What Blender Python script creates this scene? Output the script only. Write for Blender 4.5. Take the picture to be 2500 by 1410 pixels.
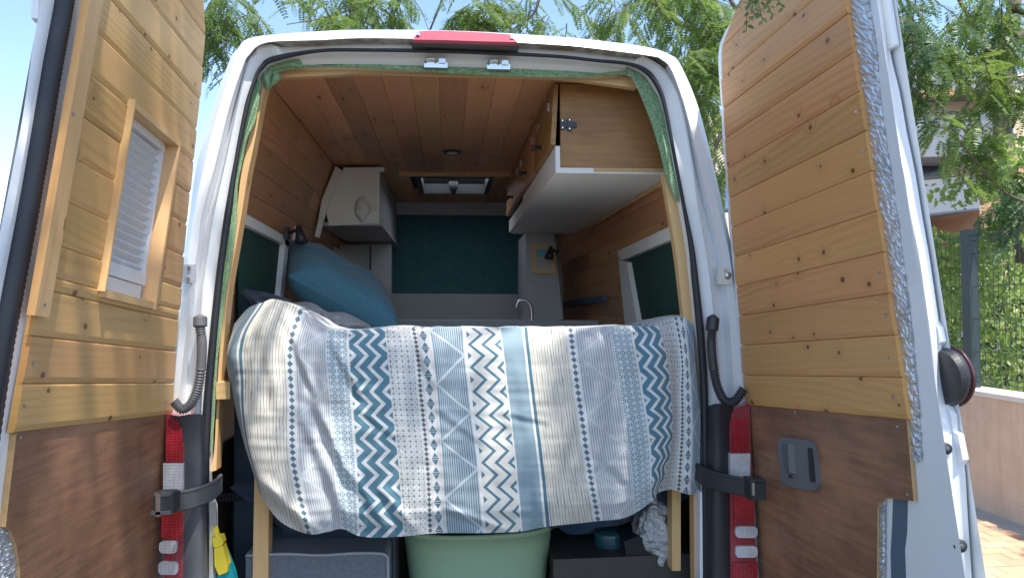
import bpy, math, random
import numpy as np
from mathutils import Vector, Matrix, noise
random.seed(7); rng = np.random.default_rng(7)
for o in list(bpy.data.objects): bpy.data.objects.remove(o)
scn = bpy.context.scene
COL = scn.collection
rad = math.radians

# ------------------------------------------------------------------ camera
CAMH = 1.6
F = 1740.0
YAW, PITCH, ROLL = 0.0884, 0.02877, -0.00793
CAM = np.array([-0.0471, -2.1528, CAMH])
_f = np.array([math.sin(YAW)*math.cos(PITCH), math.cos(YAW)*math.cos(PITCH), math.sin(PITCH)])
_r = np.array([math.cos(YAW), -math.sin(YAW), 0.0]); _u = np.cross(_r, _f)
c_, s_ = math.cos(ROLL), math.sin(ROLL)
RGT, UPV = c_*_r+s_*_u, -s_*_r+c_*_u
FWD = _f
cam = bpy.data.cameras.new('camera'); camo = bpy.data.objects.new('camera', cam); COL.objects.link(camo)
cam.sensor_width = 36; cam.lens = 36*F/2500; cam.clip_start = .02; cam.clip_end = 3000
M = Matrix(((RGT[0], UPV[0], -FWD[0], CAM[0]), (RGT[1], UPV[1], -FWD[1], CAM[1]), (RGT[2], UPV[2], -FWD[2], CAM[2]), (0, 0, 0, 1)))
camo.matrix_world = M
scn.camera = camo
# ------------------------------------------------------------------ world, sun, exposure
SUN_AZ = rad(30)      # to the right of straight behind the camera side of the van
SUN_EL = rad(65)
SDIR = np.array([math.sin(SUN_AZ)*math.cos(SUN_EL), -math.cos(SUN_AZ)*math.cos(SUN_EL), math.sin(SUN_EL)])
w = bpy.data.worlds.new('World'); scn.world = w; w.use_nodes = True
nt = w.node_tree; nt.nodes.clear()
sky = nt.nodes.new('ShaderNodeTexSky'); sky.sky_type = 'NISHITA'; sky.sun_disc = False
sky.sun_elevation = SUN_EL; sky.sun_rotation = math.atan2(SDIR[0], SDIR[1])
sky.air_density = 1.0; sky.dust_density = .7; sky.ozone_density = 1.5; sky.altitude = 200
bg = nt.nodes.new('ShaderNodeBackground'); bg.inputs['Strength'].default_value = 0.15
ow = nt.nodes.new('ShaderNodeOutputWorld')
nt.links.new(sky.outputs[0], bg.inputs[0]); nt.links.new(bg.outputs[0], ow.inputs[0])
sl = bpy.data.lights.new('sun', 'SUN'); sl.energy = 3.4; sl.angle = rad(.53); sl.color = (1, .955, .88)
so = bpy.data.objects.new('sun', sl); COL.objects.link(so)
so.rotation_euler = Vector(SDIR).to_track_quat('Z', 'Y').to_euler(); so.location = tuple(SDIR*20)
scn.view_settings.view_transform = 'Standard'; scn.view_settings.look = 'None'
scn.view_settings.exposure = 1.2; scn.view_settings.gamma = 1.0
scn.view_settings.use_curve_mapping = False
scn.cycles.max_bounces = 10; scn.cycles.diffuse_bounces = 6; scn.cycles.transparent_max_bounces = 12

# ------------------------------------------------------------------ geometry helpers
def ray(px, py): return FWD+RGT*((px-1250)/F)+UPV*((705-py)/F)
def UY(px, py, Y): d = ray(px, py); return CAM+d*((Y-CAM[1])/d[1])
def UX(px, py, X): d = ray(px, py); return CAM+d*((X-CAM[0])/d[0])
def UZ(px, py, z): d = ray(px, py); return CAM+d*((z+CAMH-CAM[2])/d[2])
def UD(px, py, dep): return CAM+ray(px, py)*dep
def mesh(name, V, Fc, mat, parent=None, smooth=False, uv=None, mats=None, midx=None):
    me = bpy.data.meshes.new(name)
    me.from_pydata([tuple(map(float, v)) for v in V], [], [tuple(map(int, f)) for f in Fc])
    for mm in (mats or [mat]): me.materials.append(mm)
    if midx is not None: me.polygons.foreach_set('material_index', np.array(midx, dtype=np.int32))
    if smooth: me.polygons.foreach_set('use_smooth', np.ones(len(me.polygons), dtype=bool))
    if uv is not None:
        l = me.uv_layers.new(name='UVMap'); idx = np.empty(len(me.loops), dtype=np.int32)
        me.loops.foreach_get('vertex_index', idx)
        l.data.foreach_set('uv', np.asarray(uv, dtype=np.float32)[idx].ravel())
    me.validate(); me.update()
    o = bpy.data.objects.new(name, me); COL.objects.link(o)
    if parent is not None: adopt(o, parent)
    return o
def adopt(o, parent):
    o.parent = parent
    o.matrix_parent_inverse = WORLD.get(parent.name, Matrix.Identity(4)).inverted()
WORLD = {}
def empty(name, loc, parent=None):
    o = bpy.data.objects.new(name, None); COL.objects.link(o); o.empty_display_size = .1
    if parent is not None: adopt(o, parent)
    o.location = tuple(loc)
    WORLD[o.name] = Matrix.Translation(Vector(tuple(loc)))
    return o
def tag(o, label=None, cat=None, group=None, kind=None):
    if label: o['label'] = label
    if cat: o['category'] = cat
    if group: o['group'] = group
    if kind: o['kind'] = kind
    return o
class MB:
    def __init__(s): s.V = []; s.F = []; s.UV = []
    def add(s, V, Fc, uv=None):
        b = len(s.V); s.V += [tuple(v) for v in V]; s.F += [tuple(i+b for i in f) for f in Fc]
        s.UV += list(uv) if uv is not None else [(v[0]+v[1], v[2]) for v in V]
        return s
    def box(s, c, d, R=None):
        c = np.array(c, float); h = np.array(d, float)/2
        P = np.array([[x, y, z] for x in (-1, 1) for y in (-1, 1) for z in (-1, 1)])*h
        if R is not None: P = P@np.array(R).T
        return s.add(P+c, [(0, 1, 3, 2), (4, 6, 7, 5), (0, 4, 5, 1), (2, 3, 7, 6), (0, 2, 6, 4), (1, 5, 7, 3)])
    def prism(s, P, vec):      # closed polygon P (3d) extruded by vec
        P = np.array(P, float); n = len(P); Q = P+np.array(vec)
        return s.add(np.vstack([P, Q]), [tuple(range(n))[::-1], tuple(range(n, 2*n))]+[(i, (i+1) % n, n+(i+1) % n, n+i) for i in range(n)])
    def tube(s, P, r, k=8, cap=True):
        P = np.array(P, float); n = len(P); r = np.broadcast_to(np.array(r, float), (n,))
        T = np.gradient(P, axis=0); T /= np.linalg.norm(T, axis=1)[:, None]+1e-9
        up = np.array([0, 0, 1.]) if abs(T[0][2]) < .9 else np.array([1., 0, 0])
        V = []; a = np.cross(T[0], up); a /= np.linalg.norm(a)
        for i in range(n):
            a = a-T[i]*(a@T[i]); a /= np.linalg.norm(a)+1e-9; b = np.cross(T[i], a)
            for j in range(k):
                th = 2*math.pi*j/k; V.append(P[i]+r[i]*(math.cos(th)*a+math.sin(th)*b))
        Fc = [(i*k+j, i*k+(j+1) % k, (i+1)*k+(j+1) % k, (i+1)*k+j) for i in range(n-1) for j in range(k)]
        if cap: Fc += [tuple(range(k))[::-1], tuple(range((n-1)*k, n*k))]
        return s.add(V, Fc)
    def build(s, name, mat, parent=None, smooth=False):
        return mesh(name, s.V, s.F, mat, parent, smooth, uv=s.UV)
def cr(P, n):      # catmull-rom resample, n sub-steps per segment
    P = np.array(P, float); Q = np.vstack([2*P[0]-P[1], P, 2*P[-1]-P[-2]]); out = []
    for i in range(1, len(Q)-2):
        for k in range(n):
            t = k/n; a, b, c, d = Q[i-1], Q[i], Q[i+1], Q[i+2]
            out.append(.5*((2*b)+(c-a)*t+(2*a-5*b+4*c-d)*t*t+(3*b-a-3*c+d)*t**3))
    out.append(P[-1]); return np.array(out)
def strips(cs, closed=False):      # loft contours with hard edges between strips
    V = []; Fc = []; uv = []
    for A, B in zip(cs[:-1], cs[1:]):
        b = len(V); n = len(A)
        V += list(A)+list(B); 
        la = np.concatenate([[0], np.cumsum(np.linalg.norm(np.diff(A, axis=0), axis=1))])
        dw = np.linalg.norm(B-A, axis=1)
        uv += [(x, 0) for x in la]+[(x, y) for x, y in zip(la, dw)]
        Fc += [(b+i, b+i+1, b+n+i+1, b+n+i) for i in range(n-1)]
    return V, Fc, uv
def smoothgrid(G):
    G = np.array(G); n, m = G.shape[:2]
    return G.reshape(-1, 3), [(i*m+j, i*m+j+1, (i+1)*m+j+1, (i+1)*m+j) for i in range(n-1) for j in range(m-1)]

# ------------------------------------------------------------------ shader expression builder
class E:
    nt = None
    def __init__(s, sock): s.s = sock
    def _m(op, a, b=None, c=None):
        n = E.nt.nodes.new('ShaderNodeMath'); n.operation = op
        for i, x in enumerate((a, b, c)):
            if x is None: continue
            if isinstance(x, E): E.nt.links.new(x.s, n.inputs[i])
            else: n.inputs[i].default_value = float(x)
        return E(n.outputs[0])
    def __add__(a, b): return E._m('ADD', a, b)
    __radd__ = __add__
    def __sub__(a, b): return E._m('SUBTRACT', a, b)
    def __rsub__(a, b): return E._m('SUBTRACT', b, a)
    def __mul__(a, b): return E._m('MULTIPLY', a, b)
    __rmul__ = __mul__
    def __truediv__(a, b): return E._m('DIVIDE', a, b)
    def gt(a, b): return E._m('GREATER_THAN', a, b)
    def lt(a, b): return E._m('LESS_THAN', a, b)
    def abs(a): return E._m('ABSOLUTE', a)
    def mod(a, b): return E._m('FLOORED_MODULO', a, b)
    def pp(a, b): return E._m('PINGPONG', a, b)
    def max(a, b): return E._m('MAXIMUM', a, b)
    def min(a, b): return E._m('MINIMUM', a, b)
    def pw(a, b): return E._m('POWER', a, b)
    def sin(a): return E._m('SINE', a)
def ss(x, a, b):     # smoothstep
    n = E.nt.nodes.new('ShaderNodeMapRange'); n.interpolation_type = 'SMOOTHSTEP'
    E.nt.links.new(x.s, n.inputs[0]); n.inputs[1].default_value = a; n.inputs[2].default_value = b
    return E(n.outputs[0])
def xyz(x, y, z=0):
    n = E.nt.nodes.new('ShaderNodeCombineXYZ')
    for i, v in enumerate((x, y, z)):
        if isinstance(v, E): E.nt.links.new(v.s, n.inputs[i])
        else: n.inputs[i].default_value = v
    return n.outputs[0]
def nz(vec, scale=5, detail=3, rough=.5, dim='3D'):
    n = E.nt.nodes.new('ShaderNodeTexNoise'); n.inputs['Scale'].default_value = scale
    n.inputs['Detail'].default_value = detail; n.inputs['Roughness'].default_value = rough
    if vec is not None: E.nt.links.new(vec, n.inputs['Vector'])
    return E(n.outputs['Fac'])
def mixc(f, a, b):
    n = E.nt.nodes.new('ShaderNodeMix'); n.data_type = 'RGBA'
    if isinstance(f, E): E.nt.links.new(f.s, n.inputs[0])
    else: n.inputs[0].default_value = f
    for i, c in ((6, a), (7, b)):
        if isinstance(c, tuple): n.inputs[i].default_value = c+(1,)
        else: E.nt.links.new(c, n.inputs[i])
    return n.outputs[2]
def newmat(name):
    m = bpy.data.materials.new(name); m.use_nodes = True; E.nt = m.node_tree
    return m, m.node_tree.nodes['Principled BSDF']
def uvnode():
    n = E.nt.nodes.new('ShaderNodeUVMap'); n.uv_map = 'UVMap'; sp = E.nt.nodes.new('ShaderNodeSeparateXYZ')
    E.nt.links.new(n.outputs[0], sp.inputs[0]); return E(sp.outputs[0]), E(sp.outputs[1])
def objco():
    n = E.nt.nodes.new('ShaderNodeTexCoord'); return n.outputs['Object']
def sepco():
    sp = E.nt.nodes.new('ShaderNodeSeparateXYZ'); E.nt.links.new(objco(), sp.inputs[0]); return [E(sp.outputs[i]) for i in range(3)]
def orand():
    n = E.nt.nodes.new('ShaderNodeObjectInfo'); return E(n.outputs['Random'])
def bump(p, h, strength=.3, dist=.01):
    n = E.nt.nodes.new('ShaderNodeBump'); n.inputs['Strength'].default_value = strength; n.inputs['Distance'].default_value = dist
    E.nt.links.new(h.s, n.inputs['Height']); E.nt.links.new(n.outputs[0], p.inputs['Normal'])
def lk(p, c, name='Base Color'): E.nt.links.new(c.s if isinstance(c, E) else c, p.inputs[name])
def lin(r, g, b): return tuple((x/255/12.92 if x <= 10 else ((x/255+.055)/1.055)**2.4) for x in (r, g, b))
def plain(name, col, rough=.5, metal=0., var=.12, nscale=6, bmp=0, bscale=200, spec=.5, coat=0.):
    m, p = newmat(name)
    n = nz(objco(), nscale, 4, .6)
    lk(p, mixc(n, tuple(c*(1-var) for c in col), tuple(min(1, c*(1+var)) for c in col)))
    p.inputs['Roughness'].default_value = rough; p.inputs['Metallic'].default_value = metal
    p.inputs['Specular IOR Level'].default_value = spec; p.inputs['Coat Weight'].default_value = coat
    if bmp: bump(p, nz(objco(), bscale, 2), bmp, .002)
    return m
def wood(name, c1, c2, knot=(.07, .03, .012), gloss=.42, vary=.2, knots=.58, ks=(6.5, 9.0)):
    m, p = newmat(name)
    u, v = uvnode(); r = orand()
    U = u+r*37.0; Vv = v+r*11.0
    # knots
    vo = E.nt.nodes.new('ShaderNodeTexVoronoi'); vo.voronoi_dimensions = '2D'; vo.inputs['Scale'].default_value = 1; vo.inputs['Randomness'].default_value = .9
    E.nt.links.new(xyz(U*ks[0], Vv*ks[1]), vo.inputs['Vector'])
    sp = E.nt.nodes.new('ShaderNodeSeparateColor'); E.nt.links.new(vo.outputs['Color'], sp.inputs[0])
    sel = E(sp.outputs[0]).gt(knots); d = E(vo.outputs['Distance'])
    size = E(sp.outputs[1])*.045+.035
    km = (1-ss(d/size, .55, 1.05))*sel
    infl = (1-ss(d, .0, .3))*sel
    # grain
    warp = nz(xyz(U*1.3, Vv*6.0), 1.0, 3, .5)
    warp2 = nz(xyz(U*.55, Vv*2.2), 1.0, 1, .4)
    q = Vv*300.0+warp*16.0+warp2*70.0+infl*9.0
    rings = (q*1.0).sin()*.5+.5
    rings = rings.pw(2.2)
    fine = nz(xyz(U*5, Vv*260.0), 1.0, 2, .6)
    big = nz(xyz(U*.8, Vv*4.0), 1.0, 2, .5)
    gm = ss(nz(xyz(U*.9+5, Vv*9.0), 1.0, 2, .5), .4, .68)
    g = rings*(gm*.34+.05)+fine*.5
    base = mixc(g, c1, c2)
    tone = E.nt.nodes.new('ShaderNodeHueSaturation'); E.nt.links.new(base, tone.inputs['Color'])
    E.nt.links.new(((big-.5)*.5+(1-vary/2)+r*vary).s, tone.inputs['Value'])
    r2 = (r*91.7).mod(1.0)
    E.nt.links.new(((r2-.5)*.016+.5).s, tone.inputs['Hue'])
    colr = mixc(infl*.16, tone.outputs[0], tuple(x*.55 for x in c2))
    colr = mixc(km*.85, colr, knot)
    lk(p, colr); p.inputs['Roughness'].default_value = gloss
    bump(p, g*.6+km*.8, .12, .002)
    return m

WHITE = plain('white_car_paint', (.78, .79, .8), .28, var=.03, coat=.4)
MATS = {}
def dirty():
    m, p = newmat('dirty_white_paint'); x, y, z = sepco()
    n = nz(objco(), 28, 5, .7); n2 = nz(objco(), 5, 3)
    f = ss(n*.6+n2*.55, .42, .68)
    lk(p, mixc(f, (.62, .61, .58), (.2, .16, .11))); p.inputs['Roughness'].default_value = .55
    return m
DIRTY = dirty()
GREYP = plain('primer_grey_paint', (.3, .33, .37), .45, var=.05)
RUBBER = plain('black_rubber', (.018, .02, .026), .5, var=.25, bmp=.2, bscale=120)
BLKPL = plain('black_plastic', (.03, .032, .036), .42, var=.25, bmp=.15, bscale=400)
BLKPL2 = plain('worn_grey_black_plastic', (.075, .08, .09), .5, var=.35, nscale=9, bmp=.2, bscale=300)
STEEL = plain('bright_steel', (.62, .62, .6), .3, 1.0, bmp=.05)
PINE = wood('honey_pine', lin(214, 162, 102), lin(180, 118, 66), knot=lin(96, 54, 30), vary=.14, knots=.34, ks=(7.5, 9.0))
PINEL = wood('pale_pine', lin(212, 170, 112), lin(176, 126, 74), knot=lin(92, 62, 42), vary=.14, knots=.42, ks=(7.0, 9.0))
PINEI = wood('red_stained_pine', lin(206, 152, 110), lin(166, 112, 76), knot=lin(70, 36, 20), vary=.42, knots=.55, ks=(3.2, 9))
TRIM = wood('raw_pine_trim', lin(222, 182, 130), lin(198, 152, 100), knot=lin(110, 70, 40), vary=.08, knots=.8, ks=(3, 20))
EDGE = wood('sawn_pine_edge', lin(222, 166, 100), lin(198, 140, 78), vary=.1, knots=.97)
def plymat(name, c1, c2, dirt=.5, scr=True):
    m, p = newmat(name); co = objco(); x, y, z = sepco()
    a = nz(co, 3.2, 5, .62); b = nz(xyz(x*2, y*2, z*26), 3, 4, .6)
    f = ss(a*.65+b*.4, .36, .72)
    c = mixc(f, c1, c2)
    if scr:
        vo = E.nt.nodes.new('ShaderNodeTexVoronoi'); vo.feature = 'DISTANCE_TO_EDGE'; vo.inputs['Scale'].default_value = 5
        E.nt.links.new(xyz(x*1.6+y*1.6+nz(co, 6, 2)*.4, y*1.5, z*.5), vo.inputs['Vector'])
        s = (1-ss(E(vo.outputs['Distance']), .0, .006))*ss(nz(co, 9, 3), .58, .7)
        c = mixc(s*.5, c, (.5, .38, .26))
    lk(p, c); p.inputs['Roughness'].default_value = .5
    bump(p, b, .08, .002)
    return m
PLYB = plymat('brown_film_plywood', lin(116, 82, 62), lin(166, 122, 92))
PLYC = plymat('oiled_birch_plywood', lin(132, 94, 50), lin(170, 126, 74), scr=False)
PLYE = plain('plywood_edge', lin(196, 158, 110), .6, var=.2, nscale=60)
def foilmat(nm, mt_, bs_):
    m, p = newmat(nm); n = nz(objco(), 38, 6, .75); n2 = nz(objco(), 12, 3)
    lk(p, mixc(n2, (.5, .53, .56), (.74, .76, .78))); p.inputs['Metallic'].default_value = mt_; p.inputs['Roughness'].default_value = .33
    bump(p, n+n2*.7, bs_, .01); return m
FOIL = foilmat('crinkled_foil', .78, .35); FOILB = foilmat('silver_bag_foil', .92, 1.0)
def cloth(name, c1, c2, sc=420, rough=.9, sheen=.2):
    m, p = newmat(name); x, y, z = sepco()
    a = nz(xyz(x*.35, y*.35, z*1.0), sc, 2, .6); b = nz(xyz(x*1.0, y*1.0, z*.2), sc, 2, .6)
    f = ss(a*.6+b*.4, .35, .65)
    lk(p, mixc(f, c1, c2)); p.inputs['Roughness'].default_value = rough; p.inputs['Sheen Weight'].default_value = sheen
    bump(p, a+b, .25, .002); return m
GREEN = cloth('green_woven_cloth', (.095, .21, .1), (.31, .44, .25), 330)
DKGREEN = cloth('dark_green_blind_fabric', (.01, .045, .034), (.018, .066, .048), 90, sheen=0)
DKTEAL = cloth('dark_teal_curtain', (.035, .12, .15), (.055, .16, .19), 120, sheen=0)
BLUEC = cloth('teal_blue_cotton', (.075, .2, .265), (.1, .26, .33), 260)
NAVY = cloth('navy_fabric', (.015, .03, .055), (.03, .05, .085), 150)
GREYF = cloth('light_grey_fabric', (.36, .36, .37), (.46, .46, .46), 260)
WPAINT = plain('painted_white_board', (.78, .77, .74), .55, var=.06, nscale=3, bmp=.1, bscale=60)
GPAINT = plain('painted_pale_grey_panel', (.42, .43, .45), .6, var=.08, nscale=3)
DKBROWN = plain('dark_brown_backing', (.05, .03, .02), .8, var=.2)
FLOORM = plain('dark_vinyl_floor', (.05, .045, .04), .55, var=.3, nscale=14)

# ------------------------------------------------------------------ ground, pavement
def groundmat():
    m, p = newmat('asphalt'); n = nz(objco(), 90, 4, .7); n2 = nz(objco(), .6, 3)
    lk(p, mixc(n*.6+n2*.4, (.035, .035, .036), (.085, .083, .08))); p.inputs['Roughness'].default_value = .9
    bump(p, n, .4, .01); return m
ASPH = groundmat()
g = mesh('ground', [(-400, -400, 0), (400, -400, 0), (400, 400, 0), (-400, 400, 0)], [(0, 1, 2, 3)], ASPH); tag(g, kind='structure')
def pavemat():
    m, p = newmat('terracotta_paver'); r = orand(); n = nz(objco(), 30, 5, .65)
    t = mixc(r, lin(196, 152, 122), lin(214, 178, 146))
    lk(p, mixc(n*.4, t, lin(178, 138, 112))); p.inputs['Roughness'].default_value = .85; bump(p, n, .3, .004); return m
PAVE = pavemat()
CONC = plain('grey_concrete_strip', (.34, .33, .31), .9, var=.2, nscale=9, bmp=.3, bscale=60)
mb = MB().box((2.62, 4, .06), (2.0, 30, .115)); pav = mb.build('pavement', plain('pavement_mortar', (.3, .25, .2), .95), None); tag(pav, kind='structure')
bx = MB().box((0, 0, 0), (.196, .096, .02)).build('paver', PAVE, pav); first = True
for i in range(16):
    for j in range(30):
        x = 2.0+.2*i+(.1 if j % 2 else 0); y = .3+.1*j
        if x > 3.55: continue
        o = bx if first else bx.copy()
        if not first: COL.objects.link(o)
        o.parent = pav; o.location = (x, y, .122+.002*random.random()); o.rotation_euler = (0, 0, random.uniform(-.012, .012)); first = False
mb = MB().box((3.73, 4, .05), (.22, 30, .118)); tag(mb.build('gutter_strip', CONC), kind='structure')

# retaining wall
def wallmat():
    m, p = newmat('beige_cast_concrete'); n = nz(objco(), 4, 5, .65); n2 = nz(objco(), 45, 3, .6); x, y, z = sepco()
    st = nz(xyz(x, y*9, z*.6), 2, 3)
    c = mixc(ss(n*.7+st*.4, .35, .75), lin(186, 164, 146), lin(204, 184, 166))
    c = mixc(ss(n2, .68, .74)*.6, c, lin(110, 92, 80))
    lk(p, c); p.inputs['Roughness'].default_value = .9; bump(p, n2+n, .25, .01); return m
rw = empty('retaining_wall', (3.95, 4, 0)); tag(rw, 'beige concrete retaining wall under the mesh fence beside the pavement', 'wall')
WM = wallmat()
yy = -2.0
while yy < 16:
    MB().box((3.95, yy+1.245, .47), (.24, 2.485, .94)).build('wall_panel', WM, rw); yy += 2.5
MB().box((3.95, 7, .957), (.27, 18, .034)).build('coping', plain('pale_coping', (.62, .6, .56), .85, var=.15, nscale=12), rw)

# ------------------------------------------------------------------ camper van: rear frame
van = empty('camper_van', (0, 1.2, 0)); tag(van, 'white camper van seen from behind with both rear doors wide open', 'camper van')
cB = [(400,1500),(405,1250),(415,1000),(428,820),(440,700),(452,600),(463,520),(481,400),(521,258),(559,152),(579,121),(619,91),(778,77),(900,73),(1125,76),(1350,89),(1450,98),(1578,115),(1636,134),(1662,160),(1703,256),(1735,376),(1764,500),(1786,603),(1799,680),(1822,820),(1842,980),(1862,1250),(1870,1500)]
cC = [(430,1500),(430,1250),(437,1000),(453,820),(468,700),(483,600),(494,520),(526,400),(561,258),(593,162),(608,134),(650,104),(778,98),(900,93),(1125,98),(1350,109),(1450,118),(1586,136),(1616,146),(1640,172),(1671,257),(1701,376),(1731,500),(1757,600),(1771,680),(1784,829),(1792,980),(1795,1250),(1795,1500)]
cD = [(478,1500),(480,1250),(488,1013),(500,820),(506,700),(519,600),(532,520),(559,400),(589,261),(613,168),(631,142),(657,124),(778,110),(900,107),(1116,110),(1350,122),(1450,133),(1535,142),(1590,163),(1623,195),(1652,257),(1676,376),(1694,500),(1712,600),(1724,680),(1738,820),(1748,980),(1750,1250),(1750,1500)]
cE = [(485,1500),(487,1250),(494,1013),(512,820),(524,700),(537,600),(548,520),(570,400),(597,261),(625,188),(640,158),(664,139),(778,120),(900,118),(1125,121),(1350,133),(1450,144),(1535,152),(1585,172),(1612,208),(1628,262),(1650,376),(1674,500),(1695,600),(1706,680),(1721,820),(1730,978),(1732,1250),(1732,1500)]
cF = [(508,1500),(510,1250),(514,1050),(530,820),(542,700),(553,600),(566,520),(580,400),(609,258),(623,195),(640,170),(675,149),(778,129),(900,127),(1125,132),(1350,142),(1450,151),(1535,161),(1572,178),(1600,214),(1618,258),(1641,376),(1664,500),(1680,600),(1687,680),(1700,820),(1709,978),(1714,1250),(1716,1500)]
cG = [(515,1500),(517,1250),(522,1050),(537,820),(549,700),(560,600),(572,520),(588,400),(616,258),(632,205),(652,185),(690,168),(778,158),(900,158),(1125,164),(1350,172),(1450,178),(1528,184),(1556,200),(1584,230),(1603,270),(1628,376),(1650,500),(1668,600),(1678,680),(1692,820),(1702,978),(1706,1250),(1708,1500)]
def contour(c, Y): return cr([UY(x, y, Y) for x, y in c], 6)
B, C, D, Ee, Ff, G = contour(cB, .05), contour(cC, .0), contour(cD, .055), contour(cE, .04), contour(cF, .05), contour(cG, .085)
C2 = C+(D-C)*.06+np.array([0, .042, 0])-(D-C)*np.array([0, .06, 0]); D1 = D.copy(); D1[:, 1] = np.where(np.abs(D[:, 0]) > .55, .012, D[:, 1]-.01)
D = D1+(D-D1)*.3
Bm = B*.5+C*.5+np.array([0, -.012, 0])+np.array([0, 0, .004])
B2 = B+np.array([0, .05, 0])*1.0
V, Fc, uv = strips([B2, B, Bm, C, C2, D1, D, Ee, Ff, G])
n1 = len(B)-1; mi = []
for k in range(9):
    for i in range(n1):
        top = 9.3*6 < i < 18.6*6
        mi.append(1 if (k in (3, 4) and top) else 0)
body = mesh('body_shell', V, Fc, None, van, True, mats=[WHITE, DIRTY], midx=mi)
# body sides and roof further forward, with the roof hatch opening left free
def seg(i0, i1, Y0, Y1):
    A = B2[i0*6:i1*6+1].copy(); A2 = A.copy(); A[:, 1] = Y0; A2[:, 1] = Y1
    return A, A2
mbs = MB()
for (i0, i1, Y0, Y1) in ((0, 13, .1, 5.2), (15, 28, .1, 5.2), (13, 15, .1, 1.84), (13, 15, 2.39, 5.2)):
    A, A2 = seg(i0, i1, Y0, Y1); V, Fc, uv = strips([A, A2]); mbs.add(V, Fc, uv)
A = B2.copy(); A[:, 1] = 5.2; mbs.add(A, [tuple(range(len(A)))])
mbs.build('side_and_roof_panels', WHITE, van, True)
# seal round the opening
sm = [(np.array(a)+np.array(b))/2 for a, b in zip(cE, cF)]
wd = np.array([np.linalg.norm(np.array(a)-np.array(b)) for a, b in zip(cE, cF)])
path = cr([UY(x, y, .03) for x, y in sm], 6); rr = np.interp(np.linspace(0, 28, len(path)), range(29), np.clip(wd*.5/800, .0055, .013))
MB().tube(path, rr, 8).build('rubber_seal', RUBBER, van, True)
# jamb between seal and interior lining
G2 = contour(cG, .16); Vg, Fg, ug = strips([G, G2]); mesh('jamb', Vg, Fg, WHITE, van, True)
# black corner trims below
for sgn, name, pts in ((-1, 'corner_trim', [(424,1018),(452,1012),(488,1010),(497,1016)]), (1, 'corner_trim', [(1790,988),(1765,985),(1745,985),(1728,992)])):
    rows = []
    low = [(424,1500),(446,1500),(490,1500),(511,1500)] if sgn < 0 else [(1800,1500),(1776,1500),(1745,1500),(1722,1500)]
    for t in np.linspace(0, 1, 14):
        row = []
        for (a, b), Y in zip(zip(pts, low), (-.005, -.03, -.028, .01)):
            bulge = -.03*math.exp(-((t-.02)/.05)**2)
            row.append(UY(a[0]*(1-t)+b[0]*t, a[1]*(1-t)+b[1]*t, Y+bulge*(1 if Y < 0 else 0)))
        rows.append(cr(row, 4))
    Vc, Fc = smoothgrid(rows); mesh(name, Vc, Fc, BLKPL2 if sgn < 0 else BLKPL, van, True)
# white door sill slivers beside the load area
MB().prism([UY(512,1226,.03), UY(518,1240,.06), UY(522,1500,.06), UY(509,1500,.03)], (0, .05, 0)).build('sill_strip', WHITE, van)
MB().prism([UY(1709,1200,.03), UY(1720,1200,.03), UY(1721,1500,.03), UY(1709,1500,.03)], (0, .05, 0)).build('sill_strip', WHITE, van)

# trim boards around the opening (rear face, then inner face)
def trimboard(outer, inner, Y, depth, name='trim_board'):
    a = cr([UY(x, y, Y) for x, y in outer], 4); b = cr([UY(x, y, Y) for x, y in inner], 4)
    a2 = a+np.array([0, depth, 0]); b2 = b+np.array([0, depth, 0])
    V, Fc, uv = strips([a2, a, b, b2, a2]); 
    k = len(a); o = []
    for q in (0, k-1): 
        i = len(V); V += [a2[q], a[q], b[q], b2[q]]; uv += [(0, 0)]*4; o.append((i, i+1, i+2, i+3))
    return mesh(name, V, Fc+o, TRIM, van, False, uv=uv)
trimboard([(640,190),(634,240),(606,344),(588,431),(578,520),(566,609),(552,705),(541,800),(533,900),(528,1000),(523,1098),(514,1151)], [(656,190),(641,240),(622,344),(604,431),(590,520),(575,609),(559,705),(549,800),(541,915),(534,1010),(530,1098),(528,1147)], .075, .05)
trimboard([(1640,425),(1660,508),(1679,620),(1688,680),(1699,808),(1709,976),(1716,1125)], [(1618,425),(1638,540),(1653,640),(1660,700),(1673,808),(1701,976),(1711,1122)], .075, .03)
trimboard([(680,160),(800,160),(900,160),(1125,166),(1350,176),(1450,180),(1552,190)], [(680,190),(800,184),(900,179),(1125,184),(1350,190),(1450,201),(1554,216)], .1, .025)
# slim post below the left trim and right wooden post belong to the bed frame (further down)

# third brake light
bl = [(1006,101),(1012,88),(1020,77),(1060,75),(1150,78),(1245,84),(1254,92),(1264,103)]
mb = MB(); P = [UY(x, y, -.012) for x, y in bl]; Q = [UY(x, y, .0) for x, y in [(1003,104),(1266,110)]]
front = [UY(x, y, -.028) for x, y in [(1008,99),(1262,105)]]
top = cr([UY(x, y, -.008) for x, y in [(1020,77),(1060,75),(1150,78),(1245,84)]], 3); bot = cr([UY(x, y, -.034) for x, y in [(1007,97),(1080,98),(1170,101),(1263,103)]], 3)
bot2 = bot+np.array([0, .006, -.007]); top2 = top+np.array([0, .04, -.004])
V, Fc, uv = strips([top2, top, bot, bot2])
def redlens():
    m, p = newmat('red_lens'); u, v = uvnode(); st = (u*900).sin()*.5+.5
    lk(p, mixc(st*.35, lin(176, 70, 80), lin(200, 104, 112))); p.inputs['Roughness'].default_value = .22; p.inputs['Coat Weight'].default_value = .6; return m
brk = mesh('brake_light', V, Fc, redlens(), van, True, uv=uv)
for x, y in ((1021, 82), (1250, 91)):
    c = UY(x, y, -.03); MB().tube([c, c+np.array([0, .02, 0])], .006, 10).build('screw', STEEL, brk)
bk = MB(); k1 = UY(1004,98,-.02); k2 = UY(1268,108,-.02)
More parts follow.
